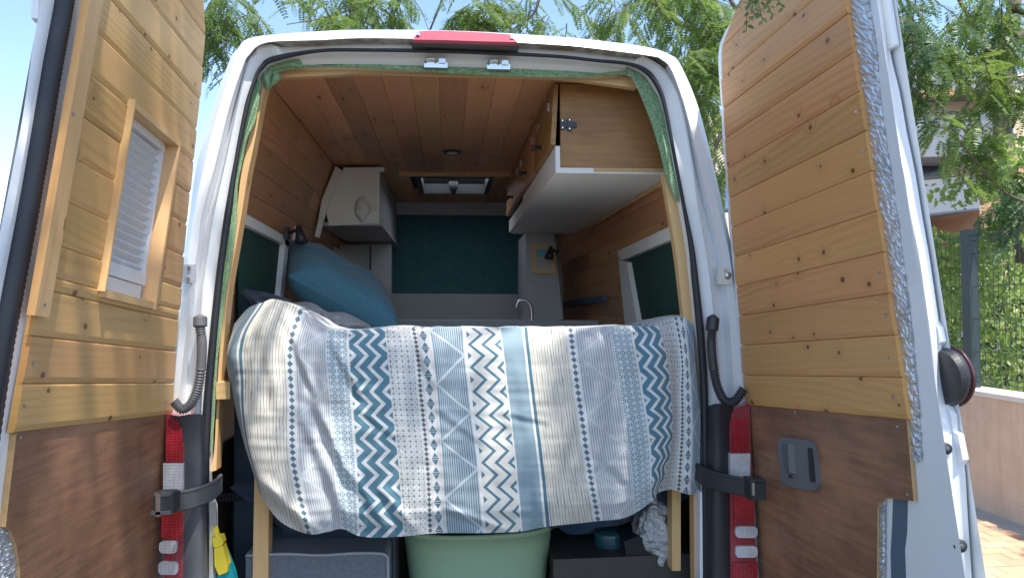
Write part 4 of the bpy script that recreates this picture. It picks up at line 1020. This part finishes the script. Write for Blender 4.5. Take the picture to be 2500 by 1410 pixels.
# ------------------------------------------------------------------ things stored under the bed
tubm = plain('sage_green_plastic', (.27, .4, .26), .4, var=.05)
c = UY(1165, 1300, .42); rx = .255
Gd = []
for (z_, k, kk) in ((-.72, 1.06, 1), (-.735, 1.06, 1), (-.74, 1.0, 1), (-.78, .985, 1), (-.9, .93, 1), (-.995, .88, 1)):
    Gd.append([np.array([c[0]+rx*k*math.copysign(abs(math.cos(t))**.75, math.cos(t)), .36+.2*k*math.copysign(abs(math.sin(t))**.75, math.sin(t)), z_+CAMH]) for t in np.linspace(0, 2*math.pi, 49)])
inn = [[np.array([c[0]+(p[0]-c[0])*.95, .36+(p[1]-.36)*.95, p[2]]) for p in r_] for r_ in (Gd[0], Gd[-2])]
V, Fc = smoothgrid([inn[1], inn[0]]+Gd); tag(mesh('plastic_tub', V, Fc, tubm, None, True), 'pale green plastic tub on the van floor below the bed', 'tub')
gb = empty('storage_ottoman', UY(800, 1450, .12)); tag(gb, 'grey padded storage box with piping under the bed on the left', 'storage box')
Pq = [UY(a, b, .14) for a, b in [(600,1352),(938,1352),(945,1362),(946,1560),(600,1560)]]
GREYB = cloth('grey_box_fabric', (.12, .135, .155), (.16, .175, .2), 200)
MB().prism(Pq, (0, .42, 0)).build('box_body', GREYB, gb)
MB().tube(cr([UY(a, b, .136) for a, b in [(600,1355),(700,1351),(780,1354),(870,1349),(930,1350),(944,1358),(947,1376),(947,1560)]], 5), .0045, 8).build('piping', plain('pale_grey_piping', (.32, .34, .36), .6), gb, True)
MB().prism([UY(a, b, .3) for a, b in [(620,1290),(900,1300),(960,1310),(960,1500),(620,1500)]], (0, .3, 0)).build('box_lid', NAVY, gb)
# boards and boxes to the right
rk = MB().box(R3(.525, .5, -.91), (.47, .62, .18)).build('shelf_board', FLOORM, van)
fb = []
for i in range(41):
    row = []
    for j in range(49):
        th = 2*math.pi*j/48; t = i/40; r = .1*math.sin(math.pi*min(1, t*.93+.05))**.6
        p = np.array([r*math.cos(th)*.75, r*math.sin(th)*.8, .15-.3*t]); k = noise.noise(Vector(p*22+np.array([1, 5, 2])))*.03+noise.noise(Vector(p*60))*.02
        row.append(UY(1598, 1302, .26)+p*(1+k*5))
    fb.append(row)
V, Fc = smoothgrid(fb); tag(mesh('foil_bag', V, Fc, FOILB, None, False), 'crinkled silver foil insulation bag beside the right post', 'bag')
bb = MB().prism([UY(a, b, .2) for a, b in [(1524,1320),(1560,1308),(1602,1330),(1592,1362),(1570,1372),(1530,1366)]], (0, .12, 0)).build('black_box', plain('matt_black_card', (.01, .012, .016), .7), None); tag(bb, 'small matt black box in front of the silver bag', 'box')
gj = empty('glass_jar', UY(1490, 1372, .3)); tag(gj, 'dark teal glass container behind the black box', 'jar')
cj = UY(1490, 1340, .32); gm = plain('dark_teal_glass', (.02, .075, .09), .15)
MB().tube([cj+np.array([0, 0, -.07]), cj+np.array([0, 0, -.065]), cj+np.array([0, 0, .06]), cj+np.array([0, 0, .065])], [.046, .05, .058, .056], 20).build('jar_body', gm, gj, True)
for k, (q, Y) in enumerate((([(1342,1364),(1376,1362),(1378,1374),(1344,1377)], .3), ([(1352,1388),(1406,1386),(1410,1396),(1354,1400)], .2))):
    o = MB().prism([UY(a, b, Y) for a, b in q], (0, .12, 0)).build('wood_offcut', TRIM, None); tag(o, ('short pine offcut lying further back beside the green tub', 'pine offcut lying nearest the van edge beside the green tub')[k], 'wood', 'wood offcuts under the bed')
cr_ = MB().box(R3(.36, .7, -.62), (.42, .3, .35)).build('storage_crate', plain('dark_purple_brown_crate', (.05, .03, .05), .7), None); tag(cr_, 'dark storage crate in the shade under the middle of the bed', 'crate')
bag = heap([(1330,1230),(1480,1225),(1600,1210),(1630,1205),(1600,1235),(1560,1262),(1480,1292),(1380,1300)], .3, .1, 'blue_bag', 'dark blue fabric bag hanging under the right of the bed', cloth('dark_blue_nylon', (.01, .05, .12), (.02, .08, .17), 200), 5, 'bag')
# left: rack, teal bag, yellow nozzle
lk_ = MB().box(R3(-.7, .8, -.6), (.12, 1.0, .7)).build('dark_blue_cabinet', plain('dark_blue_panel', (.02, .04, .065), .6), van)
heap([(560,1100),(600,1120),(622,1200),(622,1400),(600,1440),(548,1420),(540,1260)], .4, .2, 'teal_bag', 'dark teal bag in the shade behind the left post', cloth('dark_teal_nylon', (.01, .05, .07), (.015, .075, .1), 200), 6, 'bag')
sb = empty('spray_gun', UY(545, 1410, .06)); tag(sb, 'yellow spray gun with a teal body standing by the left sill', 'spray gun')
YEL = plain('yellow_plastic', (.8, .62, .05), .4, var=.05); TEALP = plain('teal_plastic', (.01, .3, .34), .35, var=.1)
def pb(pts, Y, t, name, mat): return MB().prism([UY(a, b, Y) for a, b in pts], (0, t, 0)).build(name, mat, sb)
pb([(524,1282),(530,1290),(535,1308),(526,1312),(521,1300)], .07, .012, 'spout', YEL)
pb([(518,1316),(524,1309),(540,1308),(545,1324),(540,1331),(522,1336)], .055, .03, 'nozzle_head', YEL)
pb([(523,1338),(543,1332),(556,1380),(554,1396),(534,1403),(524,1380)], .05, .035, 'grip', YEL)
pb([(540,1335),(552,1350),(570,1400),(590,1500),(528,1500),(530,1404),(556,1398)], .07, .03, 'tank', TEALP)
ro = MB()
for k in range(12): ro.tube([UY(528+k*8, 1208-k*.8, .3), UY(528+k*8, 1224-k*.8, .3)], .004, 5)
ro.tube([UY(522,1208,.3), UY(625,1198,.3)], .004, 5); ro.tube([UY(522,1224,.3), UY(625,1214,.3)], .004, 5)
tag(ro.build('wire_rack', BLKPL, None), 'dark wire rack in the shade beside the left door strap', 'rack')

# ------------------------------------------------------------------ mesh fence on the wall
fence = empty('mesh_fence', (3.98, 4, .97)); tag(fence, 'dark green welded wire mesh fence on top of the beige wall', 'fence')
FM = plain('dark_green_fence_paint', (.03, .045, .05), .5, var=.3)
zf0, zf1 = .99, 2.16
pme = None
for yy in (-1.9, .6, 3.1, 5.6, 8.1):
    MB().box((3.98, yy-.06, 1.58), (.07, .09, 1.22)).build('post', FM, fence)
vw = MB().tube([(0, 0, 0), (0, 0, zf1-zf0)], .002, 5, False).build('wire', FM, fence); vw.matrix_parent_inverse = Matrix.Identity(4); vw.parent = fence
vw.location = (.0, -3.5, .02); k = 0
yy = -1.8
while yy < 7.2:
    o = vw.copy(); COL.objects.link(o); o.location = (0, yy-4, .02); yy += .05
hw = MB()
for zz_ in (1.02, 1.06, 1.25, 1.5, 1.75, 2.0, 2.10, 2.14):
    o = MB().tube([(3.975, -1.9, zz_), (3.975, 8.1, zz_)], .003, 5, False).build('wire', FM, fence)
# ------------------------------------------------------------------ leaves
def leafmat(name, c1, c2, trans=.45):
    m = bpy.data.materials.new(name); m.use_nodes = True; E.nt = m.node_tree; nt = m.node_tree
    p = nt.nodes['Principled BSDF']; geo = nt.nodes.new('ShaderNodeNewGeometry'); r = E(geo.outputs['Random Per Island'])
    n = nz(objco(), 2.5, 2)
    c = mixc(r*.65+n*.35, c1, c2); lk(p, c); p.inputs['Roughness'].default_value = .42
    t = nt.nodes.new('ShaderNodeBsdfTranslucent'); nt.links.new(mixc(.35, c, (.35, .45, .05)), t.inputs[0])
    mx = nt.nodes.new('ShaderNodeMixShader'); mx.inputs[0].default_value = trans
    nt.links.new(p.outputs[0], mx.inputs[1]); nt.links.new(t.outputs[0], mx.inputs[2]); nt.links.new(mx.outputs[0], nt.nodes['Material Output'].inputs[0])
    return m
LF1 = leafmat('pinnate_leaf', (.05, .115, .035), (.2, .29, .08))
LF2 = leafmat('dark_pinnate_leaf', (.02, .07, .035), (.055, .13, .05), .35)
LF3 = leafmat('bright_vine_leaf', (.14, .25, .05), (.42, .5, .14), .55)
BARK = plain('grey_brown_bark', (.12, .095, .075), .9, var=.35, nscale=40, bmp=.5, bscale=60)
def frond(L, n, lw, ll, droop, r):
    V = []; Fc = []
    P = []
    for k in range(n+1):
        t = k/n; P.append(np.array([L*t, 0, -droop*L*t*t]))
    for k in range(1, n+1):
        T = P[k]-P[k-1]; T /= np.linalg.norm(T)
        s = ll*(.55+.9*math.sin(math.pi*min(1, .12+.8*k/n)))*.75
        for sd in (1, -1):
            d = np.array([.25*T[0], sd*.95, -.25+r.uniform(-.25, .25)]); d /= np.linalg.norm(d)
            o = np.cross(d, [0, 0, 1]); o /= np.linalg.norm(o); b = len(V)
            V += [P[k], P[k]+d*s*.45+o*lw/2, P[k]+d*s, P[k]+d*s*.45-o*lw/2]; Fc.append((b, b+1, b+2, b+3))
    b = len(V)
    for k in range(0, n+1, 3): V += [P[k]+np.array([0, .0012, 0]), P[k]-np.array([0, .0012, 0])]
    m = (len(V)-b)//2; Fc += [(b+2*i, b+2*i+1, b+2*i+3, b+2*i+2) for i in range(m-1)]
    return np.array(V), Fc
_r = random.Random(3)
FR = [frond(_r.uniform(.16, .24), _r.choice((9, 11, 12)), .019, .044, _r.uniform(.1, .5), _r) for _ in range(6)]
def rotm(d, roll):
    d = d/np.linalg.norm(d); up = np.array([0, 0, 1.]) if abs(d[2]) < .95 else np.array([1., 0, 0])
    y = np.cross(up, d); y /= np.linalg.norm(y); z = np.cross(d, y); c, s = math.cos(roll), math.sin(roll)
    return np.array([d, y*c+z*s, -y*s+z*c]).T
class Foliage:
    def __init__(s): s.V = []; s.F = []; s.n = 0; s.tw = MB()
    def put(s, tv, tf, R, o, sc=1.):
        s.V.append((tv*sc)@R.T+o); s.F += [tuple(i+s.n for i in f) for f in tf]; s.n += len(tv)
    def spray(s, o, d, L, nf, sc=1., twig=True):
        d = d/np.linalg.norm(d); pts = []
        for k in range(6):
            t = k/5; pts.append(o+d*L*t+np.array([0, 0, -.22*L*t*t])+np.array([rng.normal(), rng.normal(), 0])*.01*t)
        pts = np.array(pts)
        if twig: s.tw.tube(pts, np.linspace(.005, .0015, 6)*sc, 4, False)
        for k in range(nf):
            t = (k+.6)/nf; i = min(4, int(t*5)); f = t*5-i; p = pts[i]*(1-f)+pts[i+1]*f; T = pts[i+1]-pts[i]; T = T/np.linalg.norm(T)
            side = np.cross(T, [0, 0, 1.]); side /= np.linalg.norm(side)+1e-6
            dd = T*.5+side*(1 if k % 2 else -1)*rng.uniform(.5, 1.1)+np.array([0, 0, rng.uniform(-.55, .2)])
            tv, tf = FR[rng.integers(len(FR))]; s.put(tv, tf, rotm(dd, rng.uniform(-.6, .6)), p, sc*rng.uniform(.75, 1.15))
    def build(s, name, mat, parent):
        V = np.vstack(s.V); me = bpy.data.meshes.new(name); me.from_pydata(V.tolist(), [], s.F); me.materials.append(mat)
        o = bpy.data.objects.new(name, me); COL.objects.link(o); adopt(o, parent); o['kind'] = 'stuff'
        if s.tw.V: s.tw.build('twigs', BARK, parent)['kind'] = 'stuff'
        return o
def fill(fo, x0, x1, y0, y1, d0, d1, n, dirx=0., up=-.5, L=.45, nf=9, sc=1., test=None, clump=-.12):
    for _ in range(int(n*1.3)):
        px, py_ = rng.uniform(x0, x1), rng.uniform(y0, y1)
        if test and not test(px, py_): continue
        if noise.noise(Vector((px/85, py_/60, d0))) < clump: continue
        o = UD(px, py_, rng.uniform(d0, d1)); d = np.array([dirx+rng.normal()*.6, rng.normal()*.5, up+rng.normal()*.35])
        fo.spray(o, d, L*rng.uniform(.6, 1.2), nf, sc)
def limb(tree, pts, r0, r1, sub=5): MB().tube(cr(pts, sub), np.linspace(r0, r1, (len(pts)-1)*sub+1), 7).build('branch', BARK, tree, True)
# tree behind the van, left of the roof
t1 = empty('locust_tree', (-1.0, 7.2, 0)); tag(t1, 'feathery green tree whose twigs hang over the left of the van roof', 'tree')
tb = np.array([-1.0, 7.2, 0])
limb(t1, [tb, tb+np.array([.1, 0, 1.6]), tb+np.array([-.1, -.2, 3.2]), tb+np.array([.2, -.4, 4.6])], .15, .06)
limb(t1, [tb+np.array([.0, -.2, 3.4]), UD(1130, -160, 7.6), UD(905, 5, 7.0), UD(840, 28, 6.9), UD(790, 45, 6.8), UD(700, 60, 6.6)], .012, .004)
limb(t1, [tb+np.array([.1, -.3, 4.2]), UD(700, -120, 6.8), UD(620, -60, 6.4), UD(560, -10, 6.2), UD(540, 60, 6.1)], .012, .004)
limb(t1, [UD(960, -120, 7.0), UD(1000, -20, 6.8), UD(1030, 30, 6.7), UD(1050, 85, 6.6)], .008, .003)
limb(t1, [tb+np.array([.2, -.4, 4.4]), UD(840, -180, 6.9), UD(790, -30, 6.8), UD(770, 40, 6.8)], .008, .003)
f1 = Foliage()
fill(f1, 535, 640, -60, 50, 6.0, 6.6, 17, 0, -.8); fill(f1, 515, 560, 30, 110, 6.0, 6.5, 7, -.2, -1., L=.3, nf=6); fill(f1, 502, 522, 100, 150, 6.0, 6.4, 3, 0, -1., L=.16, nf=4)
fill(f1, 640, 720, -40, 0, 6.2, 6.8, 3, .3, -.2); fill(f1, 650, 800, 60, 90, 6.4, 7, 8, .2, .1, L=.35, nf=7)
fill(f1, 790, 980, -60, 60, 6.6, 7.4, 26, .1, -.6); fill(f1, 690, 860, 50, 90, 6.6, 7.2, 7, .2, .0); fill(f1, 1000, 1040, -20, 30, 6.6, 7, 3, .3, -1., L=.25, nf=5)
f1.build('crown', LF1, t1)
# tree on the pavement right of the van, crown over everything
t2 = empty('locust_tree', (2.75, 3.2, 0)); tag(t2, 'large feathery green tree filling the gap above the right of the van roof', 'tree')
tb = np.array([2.75, 3.2, 0.])
limb(t2, [tb, tb+np.array([-.05, 0, 1.5]), tb+np.array([.1, .1, 2.8]), tb+np.array([-.1, .2, 4.2])], .16, .07)
limb(t2, [tb+np.array([0, .1, 2.6]), UD(1800, 120, 6.2), UD(1660, 60, 6.2), UD(1560, -20, 6.0), UD(1400, -120, 6.2)], .014, .006)
limb(t2, [tb+np.array([0, .1, 3.2]), UD(1700, -100, 6.0), UD(1450, -160, 6.0), UD(1240, -80, 6.2), UD(1170, 30, 6.2)], .02, .004)
limb(t2, [UD(1330, -110, 6.1), UD(1310, 20, 6.1), UD(1260, 70, 6.2)], .02, .004)
limb(t2, [tb+np.array([0, .1, 2.2]), UD(1850, 300, 5.8), UD(1760, 330, 5.8), UD(1740, 430, 5.8)], .05, .006)
f2 = Foliage()
fill(f2, 1130, 1210, -40, 40, 6.0, 6.6, 15, 0, -.5, L=.36); fill(f2, 1140, 1230, 50, 80, 6.0, 6.6, 8, 0, -.2, L=.26); fill(f2, 1240, 1300, -30, 60, 6.0, 6.6, 4, 0, -.8)
top = lambda x, y: y < np.interp(x, [1280, 1450, 1600, 1660, 1700, 1760, 1790], [90, 105, 130, 180, 300, 470, 600])+10
fill(f2, 1290, 1780, -60, 190, 5.6, 7.0, 120, 0, -.6, test=top); fill(f2, 1640, 1800, 100, 420, 5.6, 7.0, 45, 0, -.8, test=top); fill(f2, 1730, 1800, 400, 480, 5.8, 7.0, 12, 0, -.6, test=top)
f2.build('crown', LF1, t2)
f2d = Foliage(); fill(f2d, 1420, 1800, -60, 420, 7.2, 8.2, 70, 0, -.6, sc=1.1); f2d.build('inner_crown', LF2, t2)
# tree in front of the building on the far right
t3 = empty('locust_tree', (5.6, 4.4, 0)); tag(t3, 'feathery tree on the far right hanging in front of the grey building', 'tree')
tb = np.array([5.6, 4.4, 0.])
limb(t3, [tb, tb+np.array([.1, 0, 1.7]), tb+np.array([-.1, .1, 3.2]), tb+np.array([.1, .1, 4.8])], .14, .06)
limb(t3, [UD(2330, -20, 5.6), UD(2370, 50, 5.6), UD(2400, 100, 5.6), UD(2430, 128, 5.6), UD(2560, 60, 5.8), tb+np.array([0, .1, 3.4])], .014, .03)
limb(t3, [tb+np.array([0, 0, 4.2]), UD(2560, 60, 6), UD(2480, 25, 5.8), UD(2440, -30, 5.8)], .04, .02)
limb(t3, [UD(2440, 130, 5.6), UD(2420, 170, 5.7), UD(2360, 240, 5.7)], .012, .004)
limb(t3, [UD(2205, 292, 5.0), UD(2290, 310, 5.1), UD(2330, 330, 5.2), UD(2440, 460, 5.4), UD(2540, 520, 5.8), tb+np.array([0, 0, 2.2])], .004, .012)
f3 = Foliage(); f3d = Foliage()
fill(f3d, 2165, 2255, -40, 110, 4.6, 5.2, 15, -.1, -1., sc=.95); fill(f3d, 2190, 2265, 120, 200, 4.6, 5.2, 9, 0, -1.1, L=.3, nf=7); fill(f3, 2270, 2340, 90, 120, 5.0, 5.4, 4, .3, -1., L=.3)
fill(f3, 2330, 2500, -40, 40, 5.2, 6, 18, 0, -.5); fill(f3, 2350, 2420, 130, 200, 5.2, 5.8, 8, 0, -.7, L=.35); fill(f3, 2440, 2520, 60, 170, 5.2, 6, 7, 0, -.8, L=.35)
fill(f3, 2280, 2430, 270, 350, 5.0, 5.6, 10, 0, -.6, L=.32, nf=8); fill(f3, 2360, 2500, 180, 240, 5.2, 6, 9, 0, -.4, L=.35); fill(f3, 2310, 2410, 380, 440, 5.0, 5.6, 5, 0, -.5, L=.2, nf=6)
f3.build('crown', LF1, t3)
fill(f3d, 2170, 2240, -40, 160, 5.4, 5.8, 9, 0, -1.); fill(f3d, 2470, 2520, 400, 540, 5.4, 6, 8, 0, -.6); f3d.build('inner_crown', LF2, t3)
# near overhanging branch at the right door, and the boughs above the camera that dapple the sunlight
t4 = empty('overhanging_branch', (2.4, -3.2, 0)); tag(t4, 'leafy twig hanging into view in front of the right door top', 'branch')
nearl = MB()
def ovalleaf(mb, o, d, L, w, nrm):
    d = d/np.linalg.norm(d); s = np.cross(d, nrm); s /= np.linalg.norm(s); n2 = np.cross(s, d)
    V = [o, o+d*L*.3+s*w*.45+n2*w*.12, o+d*L*.65+s*w*.42+n2*w*.12, o+d*L, o+d*L*.65-s*w*.42+n2*w*.12, o+d*L*.3-s*w*.45+n2*w*.12, o+d*L*.5]
    mb.add(V, [(0, 1, 6), (1, 2, 6), (2, 3, 6), (3, 4, 6), (4, 5, 6), (5, 0, 6)])
limb(t4, [np.array([2.4, -3.2, 0]), np.array([2.35, -3.1, 1.8]), np.array([2.2, -2.8, 3.2]), np.array([1.7, -1.9, 3.6])], .1, .03)
limb(t4, [np.array([1.7, -1.9, 3.6]), UD(1880, -330, 1.75), UD(1860, -120, 1.7), UD(1840, -30, 1.66)], .02, .003)
for (xa_, ya_, xb_, yb_) in ((1838,-30,1822,72), (1850,-40,1862,52), (1862,-40,1886,40), (1845,-30,1800,20), (1868,-40,1912,18), (1840,-20,1842,40)):
    A, Bq = UD(xa_, ya_, 1.66), UD(xb_, yb_, 1.66+random.uniform(-.04, .04)); tw = [A, A*.5+Bq*.5+np.array([0, .01, .008]), Bq]
    MB().tube(cr(tw, 3), .0011, 4, False).build('twig', BARK, t4)
    for k in range(11):
        t = k/10; p = A*(1-t)+Bq*t; d = (Bq-A)/np.linalg.norm(Bq-A)*.5+np.array([(1 if k % 2 else -1)*.8, random.uniform(-.5, .5), random.uniform(-.5, .1)])
        ovalleaf(nearl, p, d, random.uniform(.013, .02), .0095, np.array([random.uniform(-.5, .5), -.7, random.uniform(-.1, .7)]))
nearl.build('leaves', LF1, t4)['kind'] = 'stuff'
# boughs above and behind the camera
f4 = Foliage()
bl_ = [(np.array([-.85, -.45, 2.35]), 3.6, .5, 13), (np.array([-.8, -.3, 1.55]), 3.8, .3, 4), (np.array([.85, .0, 2.0]), 3.2, .15, 3), (np.array([-.5, .0, 1.6]), 5.5, .15, 1), (np.array([.45, -.05, 1.4]), 6.0, .2, 2), (np.array([2.9, 2.2, 0]), 5.5, .8, 16), (np.array([-.85, -.3, 1.0]), 4.4, .2, 2)]
for (tgt, dist, spread, n) in bl_:
    cpt = tgt+SDIR*dist
    for _ in range(n):
        o = cpt+np.array([rng.normal()*spread, rng.normal()*spread, rng.normal()*.25]); f4.spray(o, np.array([rng.normal(), rng.normal(), -.3]), .4, 8, 1.1)
    limb(t4, [np.array([2.2, -2.8, 3.2]), (np.array([2.2, -2.8, 3.2])+cpt)/2+np.array([0, 0, .5]), cpt+np.array([0, 0, .1])], .03, .006)
f4.build('crown', LF1, t4)

# creeper with bigger leaves behind and over the fence
hedge = empty('creeper_hedge', (4.6, 4.0, 0)); tag(hedge, 'bright green creeper growing behind the mesh fence', 'hedge')
hl = MB()
Vh = []; Fh = []
def hfill(x0, x1, y0, y1, d0, d1, n, sz=.075, test=None):
    for _ in range(n):
        px, py_ = rng.uniform(x0, x1), rng.uniform(y0, y1)
        if noise.noise(Vector((px/60, py_/60, 3.1))) < -.28: continue
        o = UD(px, py_, rng.uniform(d0, d1))
        if o[0] < 4.03 and o[2] < 2.1: o[0] = 4.03+rng.uniform(0, .3)
        d = np.array([rng.normal()*.7, -.3+rng.normal()*.5, -.7+rng.normal()*.35]); nrm = np.array([-.3+rng.normal()*.4, -.6+rng.normal()*.3, .5+rng.normal()*.3])
        s_ = sz*rng.uniform(.6, 1.25); ovalleaf(hl, o, d, s_, s_*.6, nrm)
hfill(2240, 2520, 560, 960, 6.0, 7.2, 2600); hfill(2240, 2420, 590, 800, 5.9, 6.3, 350); hfill(2240, 2330, 570, 640, 6, 6.6, 100)
hfill(2400, 2520, 330, 600, 5.9, 6.8, 620, .085); hfill(2240, 2390, 440, 500, 5.9, 6.3, 70, .08); hfill(2240, 2280, 545, 620, 5.9, 6.4, 60)
hl.build('leaves', LF3, hedge)['kind'] = 'stuff'
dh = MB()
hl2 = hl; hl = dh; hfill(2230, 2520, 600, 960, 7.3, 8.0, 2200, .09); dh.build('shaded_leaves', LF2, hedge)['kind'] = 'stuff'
for k in range(9):
    xx = 2260+k*32; limb(hedge, [UD(xx, 985, 6.4), UD(xx+random.uniform(-15, 15), 850, 6.5), UD(xx+random.uniform(-25, 25), 700, 6.6), UD(xx+random.uniform(-30, 30), 590, 6.6)], .012, .003)
# small tree far left
t5 = empty('distant_tree', (-9.3, 9.0, 0)); tag(t5, 'bit of distant green tree at the left edge of the photo', 'tree')
tb = np.array([-9.3, 9.0, 0.]); limb(t5, [tb, tb+np.array([0, 0, 1.5]), tb+np.array([0.1, 0, 3.0])], .14, .05)
f5 = Foliage()
for _ in range(160):
    a = rng.normal(size=3); a /= np.linalg.norm(a); o = tb+np.array([0, 0, 2.6])+a*np.array([1.5, 1.5, 1.3])*rng.uniform(.5, 1.0); f5.spray(o, a+np.array([0, 0, -.4]), .5, 8, 1.5, False)
f5.build('crown', LF2, t5)

# ------------------------------------------------------------------ building behind
bld = empty('apartment_building', (11, 14, 0)); tag(bld, 'grey and terracotta apartment building with balconies behind the trees', 'building')
GB = plain('grey_brick_cladding', (.22, .235, .26), .85, var=.1, nscale=3, bmp=.3, bscale=9)
TC = plain('terracotta_render', lin(200, 152, 120), .9, var=.08); DW = plain('dark_window_glass', (.03, .04, .055), .15); CRM = plain('cream_render', lin(222, 200, 176), .85, var=.05)
YF = 13.0
def bp(pts, Y, t, name, mat, parent=bld): return MB().prism([UY(a, b, Y) for a, b in pts], (0, t, 0)).build(name, mat, parent)
bp([(1640,300),(2235,190),(2700,170),(2700,800),(1640,800)], YF+1.6, 6, 'wall', CRM)
bp([(2180,172),(2330,158),(2440,190),(2560,196),(2560,214),(2180,226)], YF+.6, 4, 'roof_band', GB)
bp([(2150,300),(2420,270),(2435,300),(2420,380),(2150,385)], YF+.4, 1.4, 'balcony_parapet', GB)
bp([(2150,446),(2240,442),(2392,428),(2392,508),(2240,524),(2150,530)], YF-.4, .16, 'balcony_parapet', GB)
bp([(2150,530),(2240,524),(2392,508),(2392,512),(2240,529),(2150,534)], YF-.38, 2.0, 'balcony_slab', plain('grey_soffit', (.3, .31, .33), .9))
o = bp([(2200,392),(2300,384),(2300,432),(2200,438)], YF+1.55, .1, 'window', DW); bp([(2196,436),(2304,428),(2304,434),(2196,442)], YF+1.5, .1, 'window_sill', GB, o)
o = bp([(2434,296),(2474,290),(2474,352),(2434,356)], YF+.9, .1, 'window', plain('blue_window_blind', (.07, .12, .22), .4)); bp([(2428,292),(2434,292),(2434,360),(2428,360)], YF+.85, .12, 'window_frame', GB, o)
o = bp([(2220,572),(2380,560),(2380,640),(2220,650)], YF+1.5, .1, 'window', DW)
bp([(2428,230),(2500,212),(2500,262),(2428,268)], YF+.5, .5, 'upper_wall', CRM); bp([(2250,222),(2330,216),(2330,232),(2250,238)], YF+.55, .3, 'upper_wall', TC)
bp([(2392,500),(2440,490),(2440,760),(2392,760)], YF-.3, 2, 'pier', TC); bp([(2440,370),(2640,360),(2640,760),(2440,760)], YF+.9, 1, 'upper_wall', TC); bp([(2150,384),(2300,376),(2300,394),(2150,400)], YF+1.5, .2, 'upper_wall', TC); bp([(2150,556),(2392,536),(2392,575),(2150,590)], YF+1.5, .2, 'upper_wall', TC)
o = bp([(1740,440),(1800,438),(1800,512),(1740,516)], YF+1.5, .1, 'window', plain('blue_reflecting_window', (.12, .22, .42), .2)); bp([(1735,512),(1805,508),(1805,520),(1735,524)], YF+1.45, .1, 'window_sill', DW, o)
bp([(1700,520),(1830,518),(1830,800),(1700,800)], YF+1.4, .1, 'lower_wall', CRM)
